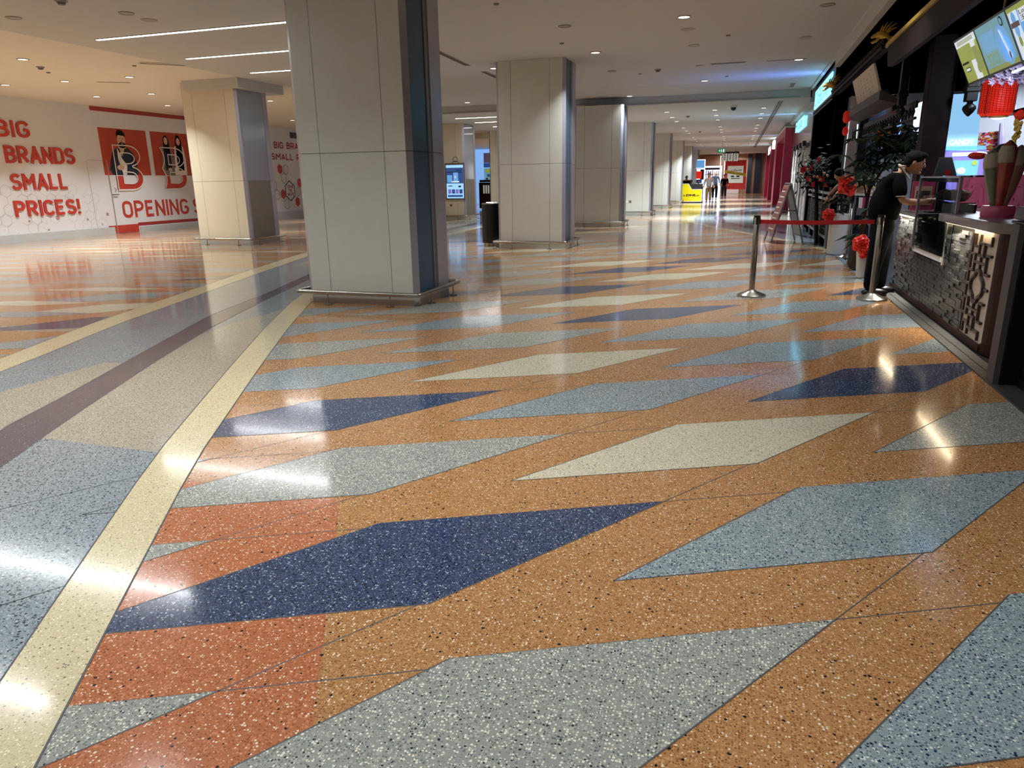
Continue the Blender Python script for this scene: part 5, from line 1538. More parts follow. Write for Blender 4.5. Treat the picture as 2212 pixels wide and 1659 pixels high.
# fence of black panels
for k in range(4):
    y0 = 15.75 + k * 1.3
    t = thing('fence_panel', 'black fence panel with pale rails, %s from the white planter' % ('first', 'second', 'third', 'fourth')[k], 'fence', (1.62, y0 + .6, 0), 0, 'black fence panels')
    MB().box((1.60, y0, .01), (1.64, y0 + .035, 1.2)).build('post', ['grey_frame'], t)
    MB().box((1.64, y0, .01), (1.68, y0 + 1.28, 1.18)).build('board', ['black_matte'], t)
    q = MB()
    for z_ in (.93, 1.05, .18): q.box((1.61, y0 + .04, z_), (1.64, y0 + 1.28, z_ + .05))
    q.build('rail', ['grey_frame'], t)
    q = MB()
    for j in range(5): q.box((1.62, y0 + .15 + .22 * j, .25), (1.64, y0 + .19 + .22 * j, .88))
    for j in range(4): q.box((1.62, y0 + .3, .35 + .13 * j), (1.64, y0 + 1.0, .37 + .13 * j))
    q.build('fret', ['slot'], t)

# brochure stand
P = [at(1846, 422, 12.6), at(1888, 424, 12.6), at(1896, 380, 12.6), at(1855, 378, 12.6)]
t = thing('notice_stand', 'notice stand with a white arched header and printed board', 'sign stand', (1.78, 12.6, 0))
q = MB(); q.prism(P, (0, .02, 0)); q.build('board', ['paper'], t)
q = MB()
def band(v0, v1, u0, u1, m, l=1):
    q.face([P[0].lerp(P[1], u).lerp(P[3].lerp(P[2], u), v) + Vector((0, -.003 * l, 0)) for u, v in ((u0, v0), (u1, v0), (u1, v1), (u0, v1))], m)
band(.12, .4, .05, .95, 0); band(.42, .5, .05, .95, 1); band(.55, .68, .08, .6, 2); band(.72, .9, .1, .9, 3); band(.18, .3, .4, .9, 4, 2); band(.78, .84, .5, .85, 0, 2)
q.build('print', ['shop_beige', 'yellow_band', 'bluegrey', 'skirt_grey', 'paper'], t)
q = MB(); ca = P[3].lerp(P[2], .5); q.prism([ca + Vector((.13 * math.cos(R_(a)), 0, .11 * math.sin(R_(a)))) for a in range(0, 181, 15)], (0, .02, 0)); q.build('arched_header', ['paper'], t)
q = MB(); [q.box((ca.x - .06, ca.y - .006, ca.z + .02 + .03 * k_), (ca.x + .06 - .05 * k_, ca.y - .003, ca.z + .035 + .03 * k_)) for k_ in range(2)]; q.build('header_lettering', ['scr_ink'], t)
q = MB()
for dx in (.02, .27): q.tube([(P[0].x + dx, 12.62, .01), (P[0].x + dx, 12.62, P[0].z + .1)], .01, 6)
q.box((P[0].x - .02, 12.5, .005), (P[0].x + .3, 12.75, .02)); q.build('frame', ['grey_frame'], t)
for k, (u0, u1, mm, l) in enumerate(((1856, 1864, 'paper', 'white leaflet at the left in the rack below the notice'), (1864, 1872, 'pink_dark', 'red leaflet in the rack below the notice'), (1873, 1883, 'blossom', 'pale violet leaflet in the rack below the notice'))):
    P4 = [at(u0 - 3, 462, 12.5), at(u1 - 3, 463, 12.5), at(u1, 427, 12.5), at(u0, 426, 12.5)]
    q = MB(); q.prism(P4, (0, .015, 0)); tag(q.build('leaflet', [mm]), l, 'leaflet', 'leaflets in the rack')
P4 = [at(1849, 465, 12.48), at(1882, 466, 12.48), at(1883, 450, 12.48), at(1851, 449, 12.48)]
q = MB(); q.prism(P4, (0, .008, 0)); q.build('leaflet_rack', ['grey_frame'], t)

# A-frame board
t = thing('a_frame_sign', 'folding A-frame sign with brown printed face standing on the aisle floor', 'sign', (.92, 17.2, 0))
tp = Vector((.90, 17.25, 1.27))
def leg_(name, A_, B_, m=0): MB().tube([A_, B_], .014, 6).build(name, ['grey_frame'], t)
F1, F2 = Vector((.50, 17.45, 0.01)), Vector((.62, 16.75, .01)); R1, R2 = Vector((1.16, 17.6, .01)), Vector((1.28, 16.85, .01))
T1_, T2_ = Vector((.86, 17.55, 1.27)), Vector((.94, 16.9, 1.27))
for n_, a_, b_ in (('leg', F1, T1_), ('leg', F2, T2_), ('leg', R1, T1_), ('leg', R2, T2_), ('crossbar', T1_, T2_), ('crossbar', F1.lerp(T1_, .18), F2.lerp(T2_, .18)), ('crossbar', R1.lerp(T1_, .12), R2.lerp(T2_, .12)), ('spreader', F2.lerp(T2_, .55), R2.lerp(T2_, .55))): leg_(n_, a_, b_)
def pn_(A_, B_, C_, D_, off, nm, mt):
    q = MB(); q.prism([A_, B_, C_, D_], off); q.build(nm, [mt], t)
pn_(F1.lerp(T1_, .18), F2.lerp(T2_, .18), F2.lerp(T2_, .97), F1.lerp(T1_, .97), (-.02, 0, .006), 'front_board', 'aframe_face')
pn_(R1.lerp(T1_, .12), R2.lerp(T2_, .12), R2.lerp(T2_, .97), R1.lerp(T1_, .97), (.02, 0, .006), 'back_board', 'bluegrey')
q = MB(); L1 = lambda u, v: F1.lerp(T1_, u).lerp(F2.lerp(T2_, u), v) + Vector((-.026, 0, .008))
for k in range(16):
    u = .22 + k * .045; q.face([L1(u, .15), L1(u, .85 - .1 * (k % 3)), L1(u + .02, .85 - .1 * (k % 3)), L1(u + .02, .15)], k % 2)
q.build('printed_lines', ['paper', 'pink_dark'], t)
# ================================================================== RIGHT SHOP SIGNS AND FRONTS
RX = 1.66
def side_text(body, y0, z0, w_, h_, name, label, mt, x=RX, group=None, bold=.02, depth=.0):
    q = MB(); ftext(q, body, (x, y0, z0), (0, -1, 0), VZ, w_, h_, 0, depth, bold)
    return tag(q.build(name, [mt]), label, 'lettering', group)
t = thing('sign_box', 'glowing cyan lettered shop sign high on the black wall', 'shop sign', (1.68, 20, 3.3))
MB().box((1.68, 17.7, 3.08), (1.72, 22.4, 3.74)).build('backing', ['black'], t)
q = MB(); q.box((1.655, 18.2, 3.16), (1.68, 22.3, 3.62)); q.build('light_box', ['glow_cyan'], t)
q = MB(); ftext(q, 'CIVERDINIA', (1.65, 22.2, 3.2), (0, -1, 0), VZ, 3.8, .38, 0, 0, .0); q.build('sign_lettering', ['scr_blue'], t)
q = MB(); q.box((1.64, 17.7, 3.08), (1.67, 22.4, 3.10)); q.box((1.64, 17.7, 3.0), (1.67, 22.4, 3.01)); q.build('lower_trim', ['lilac_metal'], t)
area('sign_glow', (1.5, 19.5, 3.45), 30, 5.0, (.12, .28, 1.0), shape='RECTANGLE', sy=.2, rot=(0, R_(150), 0), spread=170)
area('sign_glow', (1.3, 28.5, 3.38), 10, 4.5, (.18, .45, 1.0), shape='RECTANGLE', sy=.2, rot=(0, R_(160), 0), spread=170)
area('sign_glow', (1.2, 42, 3.38), 10, 4.5, (.2, .45, 1.0), shape='RECTANGLE', sy=.2, rot=(0, R_(160), 0), spread=170)
area('sign_glow', (1.2, 54, 3.38), 10, 3.5, (.35, .7, 1.0), shape='RECTANGLE', sy=.2, rot=(0, R_(160), 0), spread=170)
t = thing('storefront', 'glossy glass shop front reflecting lamps, with cyan sign letters', 'shop front', (1.75, 27, 0))
MB().box((1.72, 22.9, 0), (1.76, 32.4, 3.6)).build('glass_wall', ['mirror_wall'], t)
MB().box((1.70, 22.9, 0), (1.73, 23.0, 3.6)).build('edge_profile', ['lilac_metal'], t)
q = MB(); q.box((1.66, 26.2, 3.0), (1.70, 30.2, 3.32)); q.build('sign_light', ['glow_cyan'], t)
q = MB(); ftext(q, 'Hissa', (1.65, 30.0, 3.0), (0, -1, 0), VZ, 3.4, .36, 0, 0, .02); q.build('sign_lettering', ['scr_teal'], t)
for k, y in enumerate((24.4, 25.8, 27.3, 28.8)):
    t = thing('display_stand', 'slim white and black display stand in front of the glossy shop front', 'stand', (1.62, y, 0), 0, 'display stands at the glossy shop front')
    q = MB(); q.tube([(0, 0, 0.01), (0, 0, 2.3)], .03, 6); q.tube([(0, -.35, 1.2), (0, .35, 1.2)], .02, 6); q.build('pole', ['white'], t, local=True)
    MB().box((-.05, -.25, 2.3), (.05, .25, 2.45)).build('cap', ['black'], t, local=True)
    q = MB(); q.box((-.02, -.3, .8), (.02, .0, 1.6)); q.box((-.02, .05, 1.5), (.02, .3, 2.1)); q.build('hanging_card', ['paper'], t, local=True)
for nm, y0, y1, lb in (('magenta_portal', 32.5, 43, 'nearer magenta entrance portal on the right side'), ('magenta_portal', 50, 62, 'farther magenta entrance portal on the right side')):
    t = thing('entrance_portal', lb, 'portal', (1.6, (y0 + y1) / 2, 0), 0, 'magenta entrance portals')
    q = MB(); q.box((1.42, y0, 0.004), (1.75, y0 + .7, 3.05)); q.box((1.42, y1 - 2.4, 0.004), (1.75, y1, 3.05)); q.box((1.42, y0, 3.05), (1.75, y1, 3.32)); q.build('portal_frame', ['magenta'], t)
    MB().box((1.76, y0 + .7, 0.004), (1.80, y1 - 2.4, 3.05)).build('recess_panel', ['pink_dark'], t)
    MB().box((1.38, y0, 3.33), (1.74, y1, 3.40)).build('white_edge', ['white'], t)
struct('wall_right', MB().box((1.66, 43, 0), (1.75, 50, 3.42)).box((1.80, 22.9, 0), (2.0, 72, 3.8)).box((1.66, 62, 0), (1.8, 71, 3.42)), ['bluegrey'])
tag(MB().box((1.36, 44, 3.0), (1.64, 46.5, 3.4)).build('light_box_sign', ['glow_far']), 'nearer glaring white box sign beside the magenta portal', 'shop sign', 'glaring white box signs')
tag(MB().box((1.34, 50.5, 2.85), (1.36, 53.5, 3.3)).build('light_box_sign', ['glow_far']), 'farther glaring white box sign beside the magenta portal', 'shop sign', 'glaring white box signs')

# ================================================================== FAR END
YF = 71.0
b = MB(); b.box((-22, YF + .6, 0), (4, YF + .8, 4)); struct('wall_far', b, ['shop_beige'])
def fp(name, label, cat, u0, v0, u1, v1, mats, dy=.06, Y=YF, **k):
    a, c = at(u0, v1, Y), at(u1, v0, Y)
    return tag(MB().box((a.x, Y, max(.005, a.z)), (c.x, Y + dy, c.z)).build(name, mats), label, cat, **k)
t = thing('shop_facade', 'far shop facade with brown shutter, shelves and lit window at the end of aisle', 'shop front', (-2, YF + .3, 0))
def fpart(name, u0, v0, u1, v1, mt, Y=YF + .3, dy=.1):
    a, c = at(u0, v1, Y), at(u1, v0, Y)
    MB().box((a.x, Y, max(.005, a.z)), (c.x, Y + dy, c.z)).build(name, [mt], t)
fpart('shutter', 1520, 336, 1558, 358, 'shop_beige')
fpart('lintel', 1500, 328, 1628, 335, 'ceiling_paint', YF + .25)
fpart('display_back', 1520, 358, 1560, 420, 'glow_warm' if False else 'glow_soft')
fpart('display_back', 1560, 346, 1600, 420, 'shop_white')
fpart('shelf', 1520, 362, 1556, 367, 'black', YF + .2); fpart('shelf', 1522, 376, 1555, 378, 'slot', YF + .2)
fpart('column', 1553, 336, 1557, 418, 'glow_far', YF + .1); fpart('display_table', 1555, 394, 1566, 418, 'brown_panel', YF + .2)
fpart('glass_door', 1611, 331, 1626, 419, 'teal_dark'); fpart('glass_door', 1626, 330, 1646, 419, 'navy_panel')
for k in range(7): fpart('hanging_clothes', 1524 + k * 4.4, 368 + (k % 3), 1527 + k * 4.4, 384 + (k * 5) % 9, ('shop_white', 'black_cloth', 'navy', 'red_print', 'poster_white', 'black_cloth', 'shop_beige')[k], YF + .15)
fpart('threshold', 1535, 418, 1612, 420, 'lilac_metal', YF + .05)
a = at(1606, 331, YF)
q = MB(); ftext(q, 'MANGO', at(1605, 331, YF + .1), (1, 0, 0), (0, 0, 1), .95, .18, 0, 0, .02); q.build('facade_lettering', ['glow_cyan'], t)
# big red sale poster
t = thing('sale_poster', 'big red sale poster with white square and yellow band in far window', 'poster', (-.9, 68, 1.7))
Y_ = 68.0
A_, B_, C_, D_ = at(1564, 409, Y_), at(1610, 409, Y_), at(1613, 345, Y_), at(1567, 346, Y_)
q = MB(); q.prism([A_, B_, C_, D_], (0, .05, 0)); q.build('red_panel', ['poster_red'], t)
q = MB(); q.tube([(A_.x + .2, Y_ + .03, .01), (A_.x + .2, Y_ + .03, A_.z + .1)], .02); q.tube([(B_.x - .2, Y_ + .03, .01), (B_.x - .2, Y_ + .03, A_.z + .1)], .02); q.build('stand_leg', ['steel'], t)
L2 = lambda u, v, l: A_.lerp(B_, u).lerp(D_.lerp(C_, u), v) + Vector((0, -.01 * l, 0))
q = MB(); q.face([L2(.13, .22, 1), L2(.87, .22, 1), L2(.87, .8, 1), L2(.13, .8, 1)]); q.build('white_square', ['poster_white'], t)
q = MB(); q.face([L2(-.02, .57, 2), L2(1.0, .44, 2), L2(1.0, .54, 2), L2(-.02, .67, 2)]); q.build('yellow_band', ['yellow_band'], t)
q = MB()
AR1 = 'ﺔﻴﻓﺎﺿﺇ ﺕﺎﻀﻴﻔﺨﺗ'; AR2 = 'ﺕﺎﻤﺼﺧ'
try:
    ftext(q, AR1, L2(.12, .545, 3), (1, 0, -.13), (.13, 0, 1), 1.5, .16, 0, 0, .03)
    ftext(q, AR2, L2(.3, .62, 3), (1, 0, 0), (0, 0, 1), .9, .22, 0, 0, .02)
except Exception as e: print('arabic', e)
q.face([L2(.3, .36, 3), L2(.72, .36, 3), L2(.72, .385, 3), L2(.3, .385, 3)])
q.face([L2(.3, .42, 3), L2(.45, .42, 3), L2(.45, .47, 3), L2(.3, .47, 3)]); q.face([L2(.55, .42, 3), L2(.7, .42, 3), L2(.7, .47, 3), L2(.55, .47, 3)])
q.build('poster_lettering', ['scr_ink'], t)
q = MB(); letters(q, 'SALE', L2(.08, .05, 3), (1, 0, 0), (0, 0, 1), .22, .7, .17, 0); letters(q, 'SALE', L2(.12, .87, 3), (1, 0, 0), (0, 0, 1), .2, 1.5, .17, 0); q.build('sale_lettering', ['orange_red'], t)
area('shop_fill_light', (-1, 69.8, 3.3), 160, 3, NEUT, spread=170)  # fill lamps without fixtures, added to brighten the far facade
area('shop_fill_light', (-2, 64, 3.3), 160, 2, NEUT, spread=150)
area('shop_fill_light', (0, 58, 3.3), 80, 1, NEUT, spread=150)
# hanging menus
t = thing('hanging_boards', 'three white boards in a black frame hanging before the sale poster', 'sign board', (-1.2, 60, 3))
a, c = at(1559, 349, 60), at(1597, 327, 60)
q = MB(); q.box((a.x, 60, c.z - .12), (c.x, 60.06, c.z)); q.box((c.x - .1, 60, a.z - .05), (c.x, 60.06, c.z)); q.box((a.x + .4, 60, a.z), (a.x + .48, 60.05, c.z)); q.box((a.x + .82, 60, a.z), (a.x + .9, 60.05, c.z)); q.build('frame', ['black'], t)
for k in range(3):
    q = MB(); q.box((a.x + .02 + k * .42, 59.98, a.z + .02), (a.x + .38 + k * .42, 60.0, c.z - .16)); q.build('white_board', ['poster_white'], t)
q = MB()
for k in range(3):
    for j in range(4): q.box((a.x + .12 + k * .42, 59.97, a.z + .15 + j * .12), (a.x + .26 + k * .42, 59.98, a.z + .2 + j * .12))
q.build('board_text', ['scr_ink'], t)
MB().tube([(a.x + .3, 60.03, c.z - .01), (a.x + .3, 60.03, ZF)], .012).tube([(c.x - .3, 60.03, c.z - .01), (c.x - .3, 60.03, ZF)], .012).build('hanger', ['steel'], t)
# blue and red advertising tower left of facade
t = thing('advert_tower', 'bright blue and red advertising display behind the yellow kiosk', 'display', (-3.6, 58, 1.5))
def ap(u0, v0, u1, v1, mt, l=0, nm='panel'):
    a, c = at(u0, v1, 58 - .03 * l), at(u1, v0, 58 - .03 * l)
    MB().box((a.x, 58 - .03 * l, max(.01, a.z)), (c.x, 58.02 - .03 * l + .3 * (l == 0), c.z)).build(nm, [mt], t)
ap(1502, 344, 1524, 427, 'glow_soft', 0, 'tower'); ap(1504, 346, 1522, 363, 'scr_blue', 1, 'blue_panel'); ap(1512, 366, 1521, 388, 'black', 1, 'dark_panel'); ap(1503, 370, 1516, 386, 'lantern_red', 2, 'red_panel'); ap(1503, 388, 1516, 396, 'scr_navy', 2, 'navy_panel'); ap(1503, 362, 1516, 365, 'scr_white', 3, 'white_shape')

# kiosk
t = thing('kiosk', 'bright yellow courier kiosk with stepped front beside the sixth column', 'kiosk', (-3.05, 45.9, 0))
q = MB(); y0 = 45.6; P = [(-3.63, .09), (-2.45, .09), (-2.45, .76), (-3.04, .76), (-3.24, 1.09), (-3.63, 1.09)]
q.prism([(x, y0, z_) for x, z_ in P], (0, .05, 0)); q.build('front_panel', ['yellow'], t)
q = MB(); q.ribbon([(-2.45, .10), (-2.45, .78), (-3.05, .78), (-3.25, 1.11), (-3.65, 1.11)], .03, (0, y0 - .002, 0), (1, 0, 0), (0, 0, 1), (0, -1, 0), .01); q.box((-3.66, y0, .06), (-2.43, y0 + .06, .095)); q.build('white_edging', ['white'], t)
q = MB(); q.box((-3.66, y0 - .01, .005), (-2.42, y0 + 1.0, .06)); q.box((-3.6, y0 + .06, .06), (-3.55, y0 + 1.0, 1.05)); q.box((-2.5, y0 + .06, .06), (-2.45, y0 + 1.0, .95)); q.build('base', ['black'], t)
MB().box((-3.2, y0 + .5, .78), (-2.45, y0 + .56, 1.1)).build('inner_counter', ['slot'], t)
q = MB(); ftext(q, 'DHL', (-3.38, y0 - .012, .39), (1, 0, 0), (.25, 0, 1), .62, .13, 0, 0, .05)
for z_ in (.40, .43, .46): q.box((-3.55, y0 - .01, z_ - .005), (-3.42, y0 - .008, z_ + .005)); q.box((-2.74, y0 - .01, z_ - .005), (-2.6, y0 - .008, z_ + .005))
q.build('kiosk_lettering', ['dark_text'], t)

# ================================================================== LEFT GAPS
t = thing('storefront', 'bright pale blue shop with coloured poster seen between columns', 'shop front', (-14, 46.9, 0))
a, c = at(1036, 450, 46.8), at(1072, 296, 46.8)
MB().box((-22, 46.85, 0), (-9, 46.95, 3.5)).build('glowing_wall', ['glow_blue'], t)  # the shop's light is put into the wall as its own glow
def gp(u0, v0, u1, v1, mt, l=1, nm='poster_panel', Y=46.8):
    a, c = at(u0, v1, Y - .02 * l), at(u1, v0, Y - .02 * l)
    MB().box((a.x, Y - .02 * l, a.z), (c.x, Y - .02 * l + .02, c.z)).build(nm, [mt], t)
gp(1045, 330, 1064, 352, 'blossom'); gp(1045, 352, 1064, 362, 'scr_navy'); gp(1046, 363, 1067, 392, 'scr_teal'); gp(1048, 365, 1066, 372, 'scr_lime', 2)
gp(1052, 376, 1060, 382, 'scr_navy', 2); gp(1050, 384, 1054, 388, 'belt_red', 2)
area('shop_fill_light', (-13, 44, 3.4), 90, 1.0, (.75, .88, 1))
t = thing('snack_cart', 'red and yellow striped snack cart seen beside the litter bin', 'cart', tuple(at(1052, 445, 36)))
Y_ = 36
def cp(u0, v0, u1, v1, mt, l=0, nm='panel', dy=.5):
    a, c = at(u0, v1, Y_ - .02 * l), at(u1, v0, Y_ - .02 * l)
    MB().box((a.x, Y_ - .02 * l, max(.01, a.z)), (c.x, Y_ - .02 * l + (dy if l == 0 else .02), c.z)).build(nm, [mt], t)
cp(1036, 394, 1070, 450, 'dark_red', 0, 'body'); cp(1037, 422, 1058, 441, 'wood', 1, 'front_panel'); cp(1060, 420, 1070, 438, 'belt_red', 1, 'side_panel'); cp(1036, 388, 1072, 394, 'dark_wood', 1, 'canopy')
for k in range(4): cp(1044 + 5 * k, 400, 1046.5 + 5 * k, 418, 'poster_white', 2, 'rail_bar')

# ================================================================== PEOPLE
def head(c, r, mt_skin='skin', face=(1, 0, 0), tilt=0.0):
    """an egg-shaped head with nose, brow, lips and ears added to an MB"""
    f = Vector(face).normalized(); s = Vector((0, 0, 1)).cross(f).normalized()
    M = Matrix((f, s, f.cross(s))).transposed() @ Matrix.Rotation(tilt, 3, 'Y')
    q = MB(); c = Vector(c); P = lambda a, b_, z_: c + M @ Vector((a, b_, z_)) * r
    q.ball(c, (r * .92, r * .76, r * 1.08), 20, M=M)
    q.ball(P(.18, 0, -.52), (r * .66, r * .54, r * .62), 16, M=M)
    q.ball(P(.72, 0, -.92), (r * .22, r * .26, r * .18), 10, M=M)
    q.tube([P(.84, 0, .12), P(1.02, 0, -.22), P(.84, 0, -.34)], [r * .07, r * .15, r * .10], 8)
    q.ball(P(.80, .0, .2), (r * .14, r * .5, r * .10), 10, M=M)
    q.ball(P(.84, 0, -.58), (r * .10, r * .22, r * .06), 10, M=M); q.ball(P(.82, 0, -.68), (r * .10, r * .18, r * .06), 10, M=M)
    for sd in (-1, 1): q.ball(P(-.05, .78 * sd, -.08), (r * .18, r * .07, r * .28), 10, M=M)
    return q, P, M


def hand(q, w_, d, up, s=1.0, curl=.5):
    """palm, four fingers and a thumb, from wrist w_ pointing along d"""
    w_ = Vector(w_); d = Vector(d).normalized(); up = Vector(up); up = (up - up.dot(d) * d).normalized(); sd = d.cross(up)
    q.tube([w_, w_ + d * .04 * s, w_ + d * .085 * s], [.026 * s, .036 * s, .034 * s], 10)
    for k in range(4):
        o_ = w_ + d * .08 * s + sd * (k - 1.5) * .018 * s; L_ = (.062, .075, .07, .055)[k] * s
        q.tube([o_, o_ + d * L_ * .45 - up * L_ * .1 * curl, o_ + d * L_ * .8 - up * L_ * .45 * curl, o_ + d * L_ * .95 - up * L_ * .8 * curl], [.0095 * s, .009 * s, .008 * s, .006 * s], 7)
    b0 = w_ + d * .03 * s + sd * .03 * s
    q.tube([b0, b0 + d * .03 * s + sd * .025 * s, b0 + d * .065 * s + sd * .025 * s - up * .012], [.013 * s, .011 * s, .008 * s], 7)


# man in black leaning on the far counter
t = thing('person', 'man in black polo shirt with cream collar leaning over the counter with both hands', 'person', (1.62, 9.62, 0))
hd, HP, HM = head((1.845, 9.55, 1.545), .112, face=(1, -.12, -.25), tilt=0.0)
hand(hd, (2.05, 9.42, 1.115), (1, .15, .12), (0, 0, 1), 1, .5)
hand(hd, (2.04, 9.74, 1.10), (1, -.3, .1), (0, 0, 1), 1, .6)
J = [((1.60, 9.62, .95), (.15, .12)), ((1.585, 9.62, 1.12), (.14, .11)), ((1.63, 9.61, 1.30), (.15, .12)), ((1.70, 9.6, 1.41), (.10, .08)), ((1.75, 9.58, 1.475), (.055, .055)), ((1.80, 9.56, 1.52), (.055, .055)),
     ((1.685, 9.48, 1.35), (.045, .045)), ((1.735, 9.38, 1.115), (.046, .046)), ((1.90, 9.40, 1.10), (.038, .038)), ((2.05, 9.42, 1.115), (.026, .028)),
     ((1.685, 9.73, 1.35), (.045, .045)), ((1.74, 9.82, 1.12), (.046, .046)), ((1.90, 9.79, 1.09), (.038, .038)), ((2.04, 9.74, 1.10), (.026, .028)),
     ((1.60, 9.52, .86), (.085, .085)), ((1.555, 9.50, .50), (.06, .06)), ((1.53, 9.48, .09), (.042, .042)),
     ((1.62, 9.72, .86), (.085, .085)), ((1.66, 9.73, .48), (.06, .06)), ((1.66, 9.74, .09), (.042, .042))]
E_ = [(0, 1), (1, 2), (2, 3), (3, 4), (4, 5), (3, 6), (6, 7), (7, 8), (8, 9), (3, 10), (10, 11), (11, 12), (12, 13), (0, 14), (14, 15), (15, 16), (0, 17), (17, 18), (18, 19)]
skin('body', J, E_, 'skin', t, 2, hd)
SJ = [((1.60, 9.62, .86), (.175, .18)), ((1.60, 9.62, .97), (.19, .19)), ((1.60, 9.62, 1.10), (.20, .19)), ((1.63, 9.61, 1.22), (.205, .19)), ((1.66, 9.61, 1.33), (.19, .18)), ((1.70, 9.6, 1.41), (.12, .12)), ((1.735, 9.585, 1.46), (.085, .085)),
      ((1.68, 9.46, 1.375), (.10, .10)), ((1.70, 9.40, 1.26), (.082, .082)), ((1.72, 9.38, 1.14), (.072, .072)), ((1.68, 9.76, 1.375), (.10, .10)), ((1.70, 9.81, 1.26), (.082, .082)), ((1.72, 9.83, 1.14), (.072, .072))]
skin('polo_shirt', SJ, [(0, 1), (1, 2), (2, 3), (3, 4), (4, 5), (5, 6), (4, 7), (7, 8), (8, 9), (4, 10), (10, 11), (11, 12)], 'black_cloth', t, 2)
TJ = [((1.60, 9.62, 1.02), (.15, .15)), ((1.60, 9.62, .88), (.165, .17)), ((1.595, 9.53, .78), (.14, .135)), ((1.555, 9.50, .50), (.105, .105)), ((1.53, 9.48, .28), (.09, .09)), ((1.53, 9.48, .06), (.085, .09)), ((1.63, 9.72, .78), (.14, .135)), ((1.66, 9.73, .48), (.105, .105)), ((1.66, 9.74, .28), (.09, .09)), ((1.66, 9.74, .06), (.085, .09))]
skin('trousers', TJ, [(0, 1), (1, 2), (2, 3), (3, 4), (4, 5), (1, 6), (6, 7), (7, 8), (8, 9)], 'black_cloth', t, 2)
for (x, y) in ((1.53, 9.48), (1.66, 9.74)):
    q = MB(); q.ball((x + .05, y, .045), (.15, .052, .05), 14); q.box((x - .08, y - .045, .008), (x + .18, y + .045, .025)); q.build('shoe', ['black'], t, smooth=True)
q = MB(); q.ball(HP(-.12, 0, .34), (.105, .098, .092), 20, M=HM, jit=.02); q.ball(HP(-.38, 0, .05), (.075, .088, .10), 16, M=HM, jit=.02); q.ball(HP(.45, 0, .78), (.06, .07, .035), 14, M=HM, jit=.04)
q.build('hair', ['hair'], t, smooth=True)
q = MB()
for s_ in (-1, 1): q.ball(HP(.80, .3 * s_, .02), (.012, .014, .009), 8)
q.build('eye', ['black'], t, smooth=True)
q = MB(); q.tube([(1.775, 9.52, 1.50), (1.71, 9.51, 1.50), (1.69, 9.58, 1.52), (1.71, 9.66, 1.50), (1.78, 9.65, 1.47), (1.82, 9.585, 1.415), (1.81, 9.53, 1.43)], .012, 8); q.tube([(1.70, 9.51, 1.50), (1.80, 9.50, 1.36)], .010, 6)
q.build('collar', ['panel_cream'], t, smooth=True)
for cy_ in (9.38, 9.83): q = MB().tube([(1.718 + .054 * math.cos(a * .785), cy_ + .054 * math.sin(a * .785), 1.17) for a in range(8)], .007, 6, closed=True); q.build('sleeve_trim', ['panel_cream'], t, smooth=True)
tag(MB().box((2.10, 9.46, 1.095), (2.2, 9.66, 1.105)).build('note_pad', ['paper'], bevel=.002), 'small pad held in the hands of the man in black', 'pad')

# bending person in orange-red
t = thing('person', 'person in orange-red shirt bending forward behind the black fence', 'person', (2.05, 15.9, 0))
hd, HP, HM = head((1.73, 15.55, 1.43), .105, face=(-.6, -.3, -.75))
hand(hd, (1.56, 15.5, 1.02), (-.4, 0, -1), (1, 0, 0), 1, .5); hand(hd, (1.66, 15.75, .98), (-.2, 0, -1), (1, 0, 0), 1, .5)
J = [((2.1, 15.9, .95), (.14, .12)), ((2.04, 15.85, 1.15), (.13, .11)), ((1.93, 15.75, 1.30), (.13, .12)), ((1.82, 15.65, 1.37), (.07, .06)), ((1.76, 15.58, 1.41), (.05, .05)),
     ((1.84, 15.55, 1.32), (.05, .05)), ((1.68, 15.50, 1.18), (.042, .042)), ((1.56, 15.5, 1.02), (.026, .026)), ((1.92, 15.85, 1.28), (.05, .05)), ((1.80, 15.82, 1.12), (.042, .042)), ((1.66, 15.75, .98), (.026, .026)),
     ((2.1, 15.82, .85), (.08, .08)), ((2.08, 15.8, .48), (.06, .06)), ((2.1, 15.8, .08), (.04, .04)), ((2.12, 16.0, .85), (.08, .08)), ((2.12, 16.02, .48), (.06, .06)), ((2.14, 16.02, .08), (.04, .04))]
skin('body', J, [(0, 1), (1, 2), (2, 3), (3, 4), (3, 5), (5, 6), (6, 7), (3, 8), (8, 9), (9, 10), (0, 11), (11, 12), (12, 13), (0, 14), (14, 15), (15, 16)], 'skin', t, 2, hd)
skin('shirt', [((2.1, 15.9, 1.0), (.16, .14)), ((2.04, 15.85, 1.16), (.16, .14)), ((1.93, 15.75, 1.31), (.16, .14)), ((1.83, 15.66, 1.36), (.09, .08)), ((1.84, 15.54, 1.31), (.072, .072)), ((1.77, 15.51, 1.25), (.066, .066)), ((1.91, 15.86, 1.28), (.07, .07)), ((1.85, 15.85, 1.2), (.06, .06))],
     [(0, 1), (1, 2), (2, 3), (3, 4), (4, 5), (3, 6), (6, 7)], 'satin_red', t, 2)
skin('trousers', [((2.1, 15.9, .97), (.15, .13)), ((2.1, 15.82, .8), (.1, .1)), ((2.1, 15.8, .1), (.065, .065)), ((2.12, 16.0, .8), (.1, .1)), ((2.14, 16.02, .1), (.065, .065))], [(0, 1), (1, 2), (0, 3), (3, 4)], 'black_cloth', t, 2)
q = MB(); q.ball(HP(-.15, 0, .3), (.10, .095, .09), 16, M=HM); q.build('hair', ['hair'], t, smooth=True)

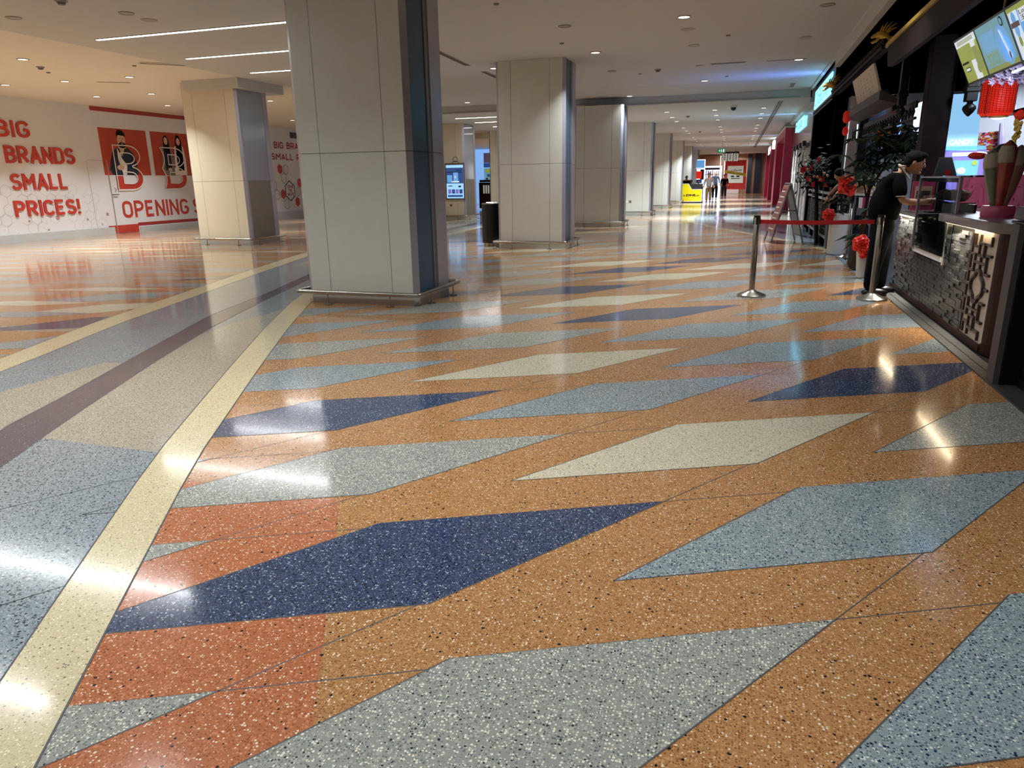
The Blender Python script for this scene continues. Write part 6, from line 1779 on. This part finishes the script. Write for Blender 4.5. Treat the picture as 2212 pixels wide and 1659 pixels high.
# distant people
def figure(x, y, label, top, legs, rz=0, h=1.7, armout=0.0, sit=False, skirt=False, group=None):
    s = h / 1.7
    t = thing('person', label, 'person', (x, y, 0 if not sit else -.35), rz, group)
    oz = 0
    P = lambda a, b_, c_: (x + a * s, y + b_ * s, (c_) * s + t.location.z)
    hd, HP, HM = head(P(0, -.02, 1.58), .105 * s, face=(0, -1, -.1))
    wl = P(-.25 - armout, -.12 - armout, .98 + armout * .6); wr = P(.25 + armout, -.12, .98)
    hand(hd, wl, (-.1 - armout, -.3, -1 + armout * 2), (0, 1, 0), s, .5); hand(hd, wr, (.1, -.3, -1), (0, 1, 0), s, .5)
    J = [(P(0, 0, .95), (.14, .1)), (P(0, 0, 1.2), (.13, .09)), (P(0, 0, 1.38), (.14, .09)), (P(0, 0, 1.45), (.05, .05)), (P(0, -.01, 1.52), (.048, .048)),
         (P(-.18, 0, 1.38), .05), (P(-.23 - armout * .5, -.02, 1.17), .042), (wl, .026), (P(.18, 0, 1.38), .05), (P(.23, -.02, 1.17), .042), (wr, .026),
         (P(-.09, 0, .85), .08), (P(-.10, -.02, .47), .058), (P(-.10, .02, .07), .04), (P(.09, 0, .85), .08), (P(.10, .03, .47), .058), (P(.10, .05, .07), .04)]
    E2 = [(0, 1), (1, 2), (2, 3), (3, 4), (2, 5), (5, 6), (6, 7), (2, 8), (8, 9), (9, 10), (0, 11), (11, 12), (12, 13), (0, 14), (14, 15), (15, 16)]
    skin('body', J, E2, 'skin', t, 1, hd)
    K = [(P(0, 0, .80), (.185, .15)), (P(0, 0, 1.1), (.18, .14)), (P(0, 0, 1.38), (.165, .11)), (P(0, 0, 1.44), (.07, .07)), (P(-.19, 0, 1.37), .07), (P(-.235 - armout * .5, -.02, 1.17), .062), (wl, .045), (P(.19, 0, 1.37), .07), (P(.235, -.02, 1.17), .062), (wr, .045)]
    skin('top', K, [(0, 1), (1, 2), (2, 3), (2, 4), (4, 5), (5, 6), (2, 7), (7, 8), (8, 9)], top, t, 1)
    skin('trousers', [(P(0, 0, .98), (.16, .13)), (P(-.09, 0, .78), .115), (P(-.10, -.02, .45), .08), (P(-.10, .02, .1), .062), (P(.09, 0, .78), .115), (P(.10, .03, .45), .09), (P(.10, .05, .1), .062)], [(0, 1), (1, 2), (2, 3), (0, 4), (4, 5), (5, 6)], legs, t, 1)
    q = MB(); q.ball(HP(-.15, 0, .32), (.098 * s, .092 * s, .085 * s), 14, M=HM); q.build('hair', ['hair'], t, smooth=True)
    if not sit:
        q = MB()
        for dx, dy in ((-.1, .02), (.1, .05)):
            p_ = Vector(P(dx, dy - .05, .04)); q.ball(p_, (.05, .12, .04), 10)
        q.build('shoe', ['black'], t, smooth=True)
    return t
figure(-2.08, 46.0, 'person in grey jacket and brown trousers standing at the yellow kiosk', 'coat_grey', 'trouser_brown', h=1.72, armout=.03)
figure(-1.95, 52.0, 'tall person in dark blue with legs apart beyond the person in grey', 'navy', 'black_cloth', h=1.86, armout=.0)
figure(-1.45, 56.0, 'dark clothed person farther back near the shop window', 'black_cloth', 'navy', h=1.7)
figure(-3.22, 47.1, 'dark haired seated person at the left behind the yellow kiosk', 'black_cloth', 'black_cloth', sit=True)
figure(-2.78, 47.3, 'seated person beside the inner counter behind the yellow kiosk', 'navy', 'black_cloth', sit=True)
figure(-3.52, 47.4, 'person in black standing half hidden by the sixth column', 'black_cloth', 'black_cloth', h=1.6)
figure(-6.02, 27.0, 'person in pale green shirt in the slit between second and third columns', 'shirt_green', 'black_cloth', h=1.62)
tag(MB().box((-6.1, 26.2, .0), (-5.88, 26.5, .75)).build('shopping_bag', ['belt_red'], bevel=.01), 'red bag low beside the person in pale green shirt', 'bag')
